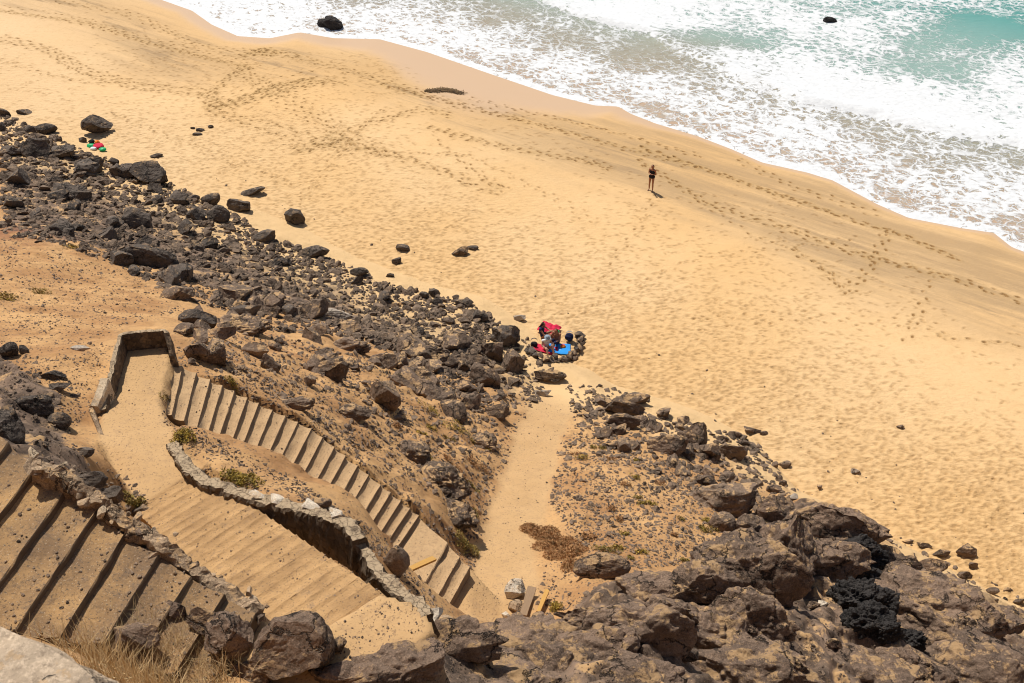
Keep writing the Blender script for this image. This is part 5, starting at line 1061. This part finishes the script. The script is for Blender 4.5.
def hand(wr_, dirv, side, curl=.5):
    d = Vector(dirv).normalized(); up = Vector((0, 0, 1)) if abs(d.z) < .9 else Vector((0, 1, 0)); lat = d.cross(up).normalized(); nm = lat.cross(d).normalized(); w = Vector(wr_); S = []
    pm = w + d * .085
    for k in (-.03, -.01, .01, .03): S.append((w + lat * k * .6, pm + lat * k, .014, .013))
    for k, L in ((-.031, .058), (-.010, .072), (.011, .066), (.031, .052)):
        a = pm + lat * k; m_ = a + d * L * .55 - nm * L * .15 * curl; e = m_ + d * L * .4 - nm * L * .5 * curl; S += [(a, m_, .0095, .009), (m_, e, .009, .008)]
    th = w + d * .03 - lat * .03 * side; S.append((th, th + d * .04 - lat * .03 * side - nm * .01, .012, .0095)); return S
def person(loc, rz, J, label, skin, hair, clothes, longhair=True, hat=None, voxel=.010):
    root = tag(empty('person', loc, rz), label, 'person'); g = lambda k: Vector(J[k]); S = []
    S += [(g('pelvis') + Vector((-.07, 0, 0)), g('pelvis') + Vector((.07, 0, 0)), .105, .105), (g('pelvis'), g('waist'), .12, .105), (g('waist') + Vector((-.03, 0, 0)), g('chest') + Vector((-.06, 0, 0)), .10, .105), (g('waist') + Vector((.03, 0, 0)), g('chest') + Vector((.06, 0, 0)), .10, .105), (g('shL'), g('shR'), .062, .062), (g('chest'), g('neck'), .09, .055), (g('neck'), g('head'), .05, .052)]
    hd = g('head'); fd = Vector(J['face']).normalized(); upv = (hd - g('neck')).normalized(); sdv = fd.cross(upv).normalized(); c = hd + upv * .085
    S += [(c - upv * .02 + fd * .015, c + upv * .035 - fd * .01, .078, .086), (c - upv * .055 + fd * .035, c - upv * .055 + fd * .035, .048, .048), (c + fd * .085 - upv * .005, c + fd * .103 - upv * .028, .010, .014), (c + fd * .088 - upv * .055, c + fd * .088 - upv * .055, .016, .016), (c + sdv * .083 - upv * .01, c + sdv * .083 - upv * .03, .015, .012), (c - sdv * .083 - upv * .01, c - sdv * .083 - upv * .03, .015, .012)]
    for s in ('L', 'R'):
        S += [(g('sh' + s), g('el' + s), .050, .038), (g('el' + s), g('wr' + s), .038, .025)]; S += hand(g('wr' + s), g('wr' + s) - g('el' + s), 1 if s == 'L' else -1)
        S += [(g('hp' + s), g('kn' + s), .088, .055), (g('kn' + s), (g('kn' + s) + g('an' + s)) / 2, .054, .052), ((g('kn' + s) + g('an' + s)) / 2, g('an' + s), .052, .034), (g('an' + s) + Vector((0, .03, -.02)), g('to' + s), .034, .024)]
    link('body', capsules(S, voxel, 'body'), root, M[skin])
    H = [(c + upv * .03 - fd * .025, c + upv * .02 - fd * .03, .092, .092)]
    if longhair: H += [(c - fd * .05, g('neck') - fd * .06, .065, .05), (g('neck') - fd * .06, g('neck') - fd * .10 - upv * .12, .05, .03)]
    link('hair', capsules(H, .012, 'hair'), root, M[hair])
    for s in (-1, 1):
        V, Fc = ico(2); V = V * .011 + np.array(c + fd * .083 + sdv * .03 * s); link('eye', mesh_np('eye', V, Fc, True), root, M['eye'])
    if hat:
        Hh = [(c + upv * .07, c + upv * .09, .10, .08)] + [(c + upv * .055 + (fd * math.cos(a) + sdv * math.sin(a)) * .13,) * 2 + (.022, .022) for a in np.linspace(0, 6.28, 22)] + [(c + upv * .055 + (fd * math.cos(a) + sdv * math.sin(a)) * .10,) * 2 + (.024, .024) for a in np.linspace(0, 6.28, 18)]
        link('sun_hat', capsules(Hh, .012, 'sun_hat'), root, M[hat])
    for (nm_, mt, segs) in clothes:
        link(nm_, capsules([(g(a) if isinstance(a, str) else Vector(a), g(b) if isinstance(b, str) else Vector(b), ra, rb) for a, b, ra, rb in segs], .012, nm_), root, M[mt])
    return root
p0 = onp(650.5, 190.5)
JS = dict(pelvis=(0,0,.93),waist=(0,0,1.08),chest=(0,-.01,1.27),neck=(0,0,1.43),head=(0,.02,1.50),face=(0,1,-.25),shL=(-.17,0,1.37),shR=(.17,0,1.37),elL=(-.22,-.02,1.10),elR=(.22,-.02,1.10),wrL=(-.07,.18,1.17),wrR=(.06,.19,1.20),hpL=(-.09,0,.90),hpR=(.09,0,.90),knL=(-.11,.04,.49),knR=(.10,.0,.49),anL=(-.12,0,.09),anR=(.11,-.03,.09),toL=(-.13,.17,.03),toR=(.12,.14,.03))
person(p0, R(150), JS, 'person in a black swimsuit standing alone on the open sand with hands at chest', 'skin', 'hair', [('swimsuit', 'fblack', [((-.07,0,.93),(.07,0,.93),.122,.122),((0,0,.93),(0,0,1.08),.135,.12),((-.03,0,1.08),(-.06,-.01,1.26),.112,.117),((.03,0,1.08),(.06,-.01,1.26),.112,.117)])])
def seated(lean=0., arms=0): return dict(pelvis=(0,0,.12),waist=(0,-.02 - lean,.27),chest=(0,.0 - lean * 1.5,.46),neck=(0,.04 - lean * 2,.62),head=(0,.07 - lean * 2,.68),face=(0,1,-.35),shL=(-.17,.02 - lean * 2,.56),shR=(.17,.02 - lean * 2,.56),elL=(-.25,.12,.36),elR=(.25,.12,.36),wrL=(-.14,.34,.36),wrR=(.14,.34,.36),hpL=(-.09,.03,.12),hpR=(.09,.03,.12),knL=(-.15,.42,.38),knR=(.15,.42,.38),anL=(-.13,.66,.06),anR=(.13,.66,.06),toL=(-.14,.80,.04),toR=(.14,.80,.04))
J1 = seated(.0)
tee = lambda J: [((-.05,0,.14),(.05,0,.14),.125,.125),('pelvis','waist',.135,.12),((J['waist'][0]-.03,J['waist'][1],J['waist'][2]),(J['chest'][0]-.06,J['chest'][1],J['chest'][2]),.115,.122),((J['waist'][0]+.03,J['waist'][1],J['waist'][2]),(J['chest'][0]+.06,J['chest'][1],J['chest'][2]),.115,.122),('shL','shR',.075,.075)]
person(onp(546, 349), R(200), J1, 'person in a white top and pale sun hat sitting on the dark red towel', 'skin2', 'hair2', [('top', 'fwhite', tee(J1))], hat='grey', longhair=False)
J2 = seated(.03)
person(onp(556, 343), R(150), J2, 'tanned person with brown hair sitting behind the blue towel', 'skin', 'hair2', [('shorts', 'fnavy', [((-.07,0,.13),(.07,0,.13),.122,.122),('hpL','knL',.098,.075),('hpR','knR',.098,.075)])])
J3 = seated(.05)
person(onp(543, 337), R(250), J3, 'dark-haired person in a navy top sitting on the left of the pink-red blanket', 'skin', 'hair', [('top', 'fnavy', tee(J3))])

# ------------------------------------------------------------------ light
w = bpy.data.worlds.new('World'); scene.world = w; w.use_nodes = True; nt = w.node_tree; sky = nt.nodes.new('ShaderNodeTexSky'); sky.sky_type = 'NISHITA'; sky.sun_disc = False
sun_dir = Vector((-.45, .67, 0)).normalized() * math.cos(R(59)) + Vector((0, 0, math.sin(R(59)))); az = math.atan2(sun_dir.x, sun_dir.y)
sky.sun_elevation = R(59); sky.sun_rotation = az; sky.dust_density = 1.5
bg = nt.nodes['Background']; nt.links.new(sky.outputs[0], bg.inputs[0]); bg.inputs[1].default_value = .075
sd = bpy.data.lights.new('sun', 'SUN'); sd.energy = 4.5; sd.angle = R(.5); sd.color = (1., .95, .86); so = bpy.data.objects.new('sun', sd); COL.objects.link(so); so.rotation_euler = sun_dir.to_track_quat('Z', 'Y').to_euler(); so.location = (0, 0, 60)
scene.cycles.filter_width = 1.05
scene.view_settings.view_transform = 'Standard'; scene.view_settings.look = 'None'; scene.view_settings.exposure = .10; scene.view_settings.gamma = 1
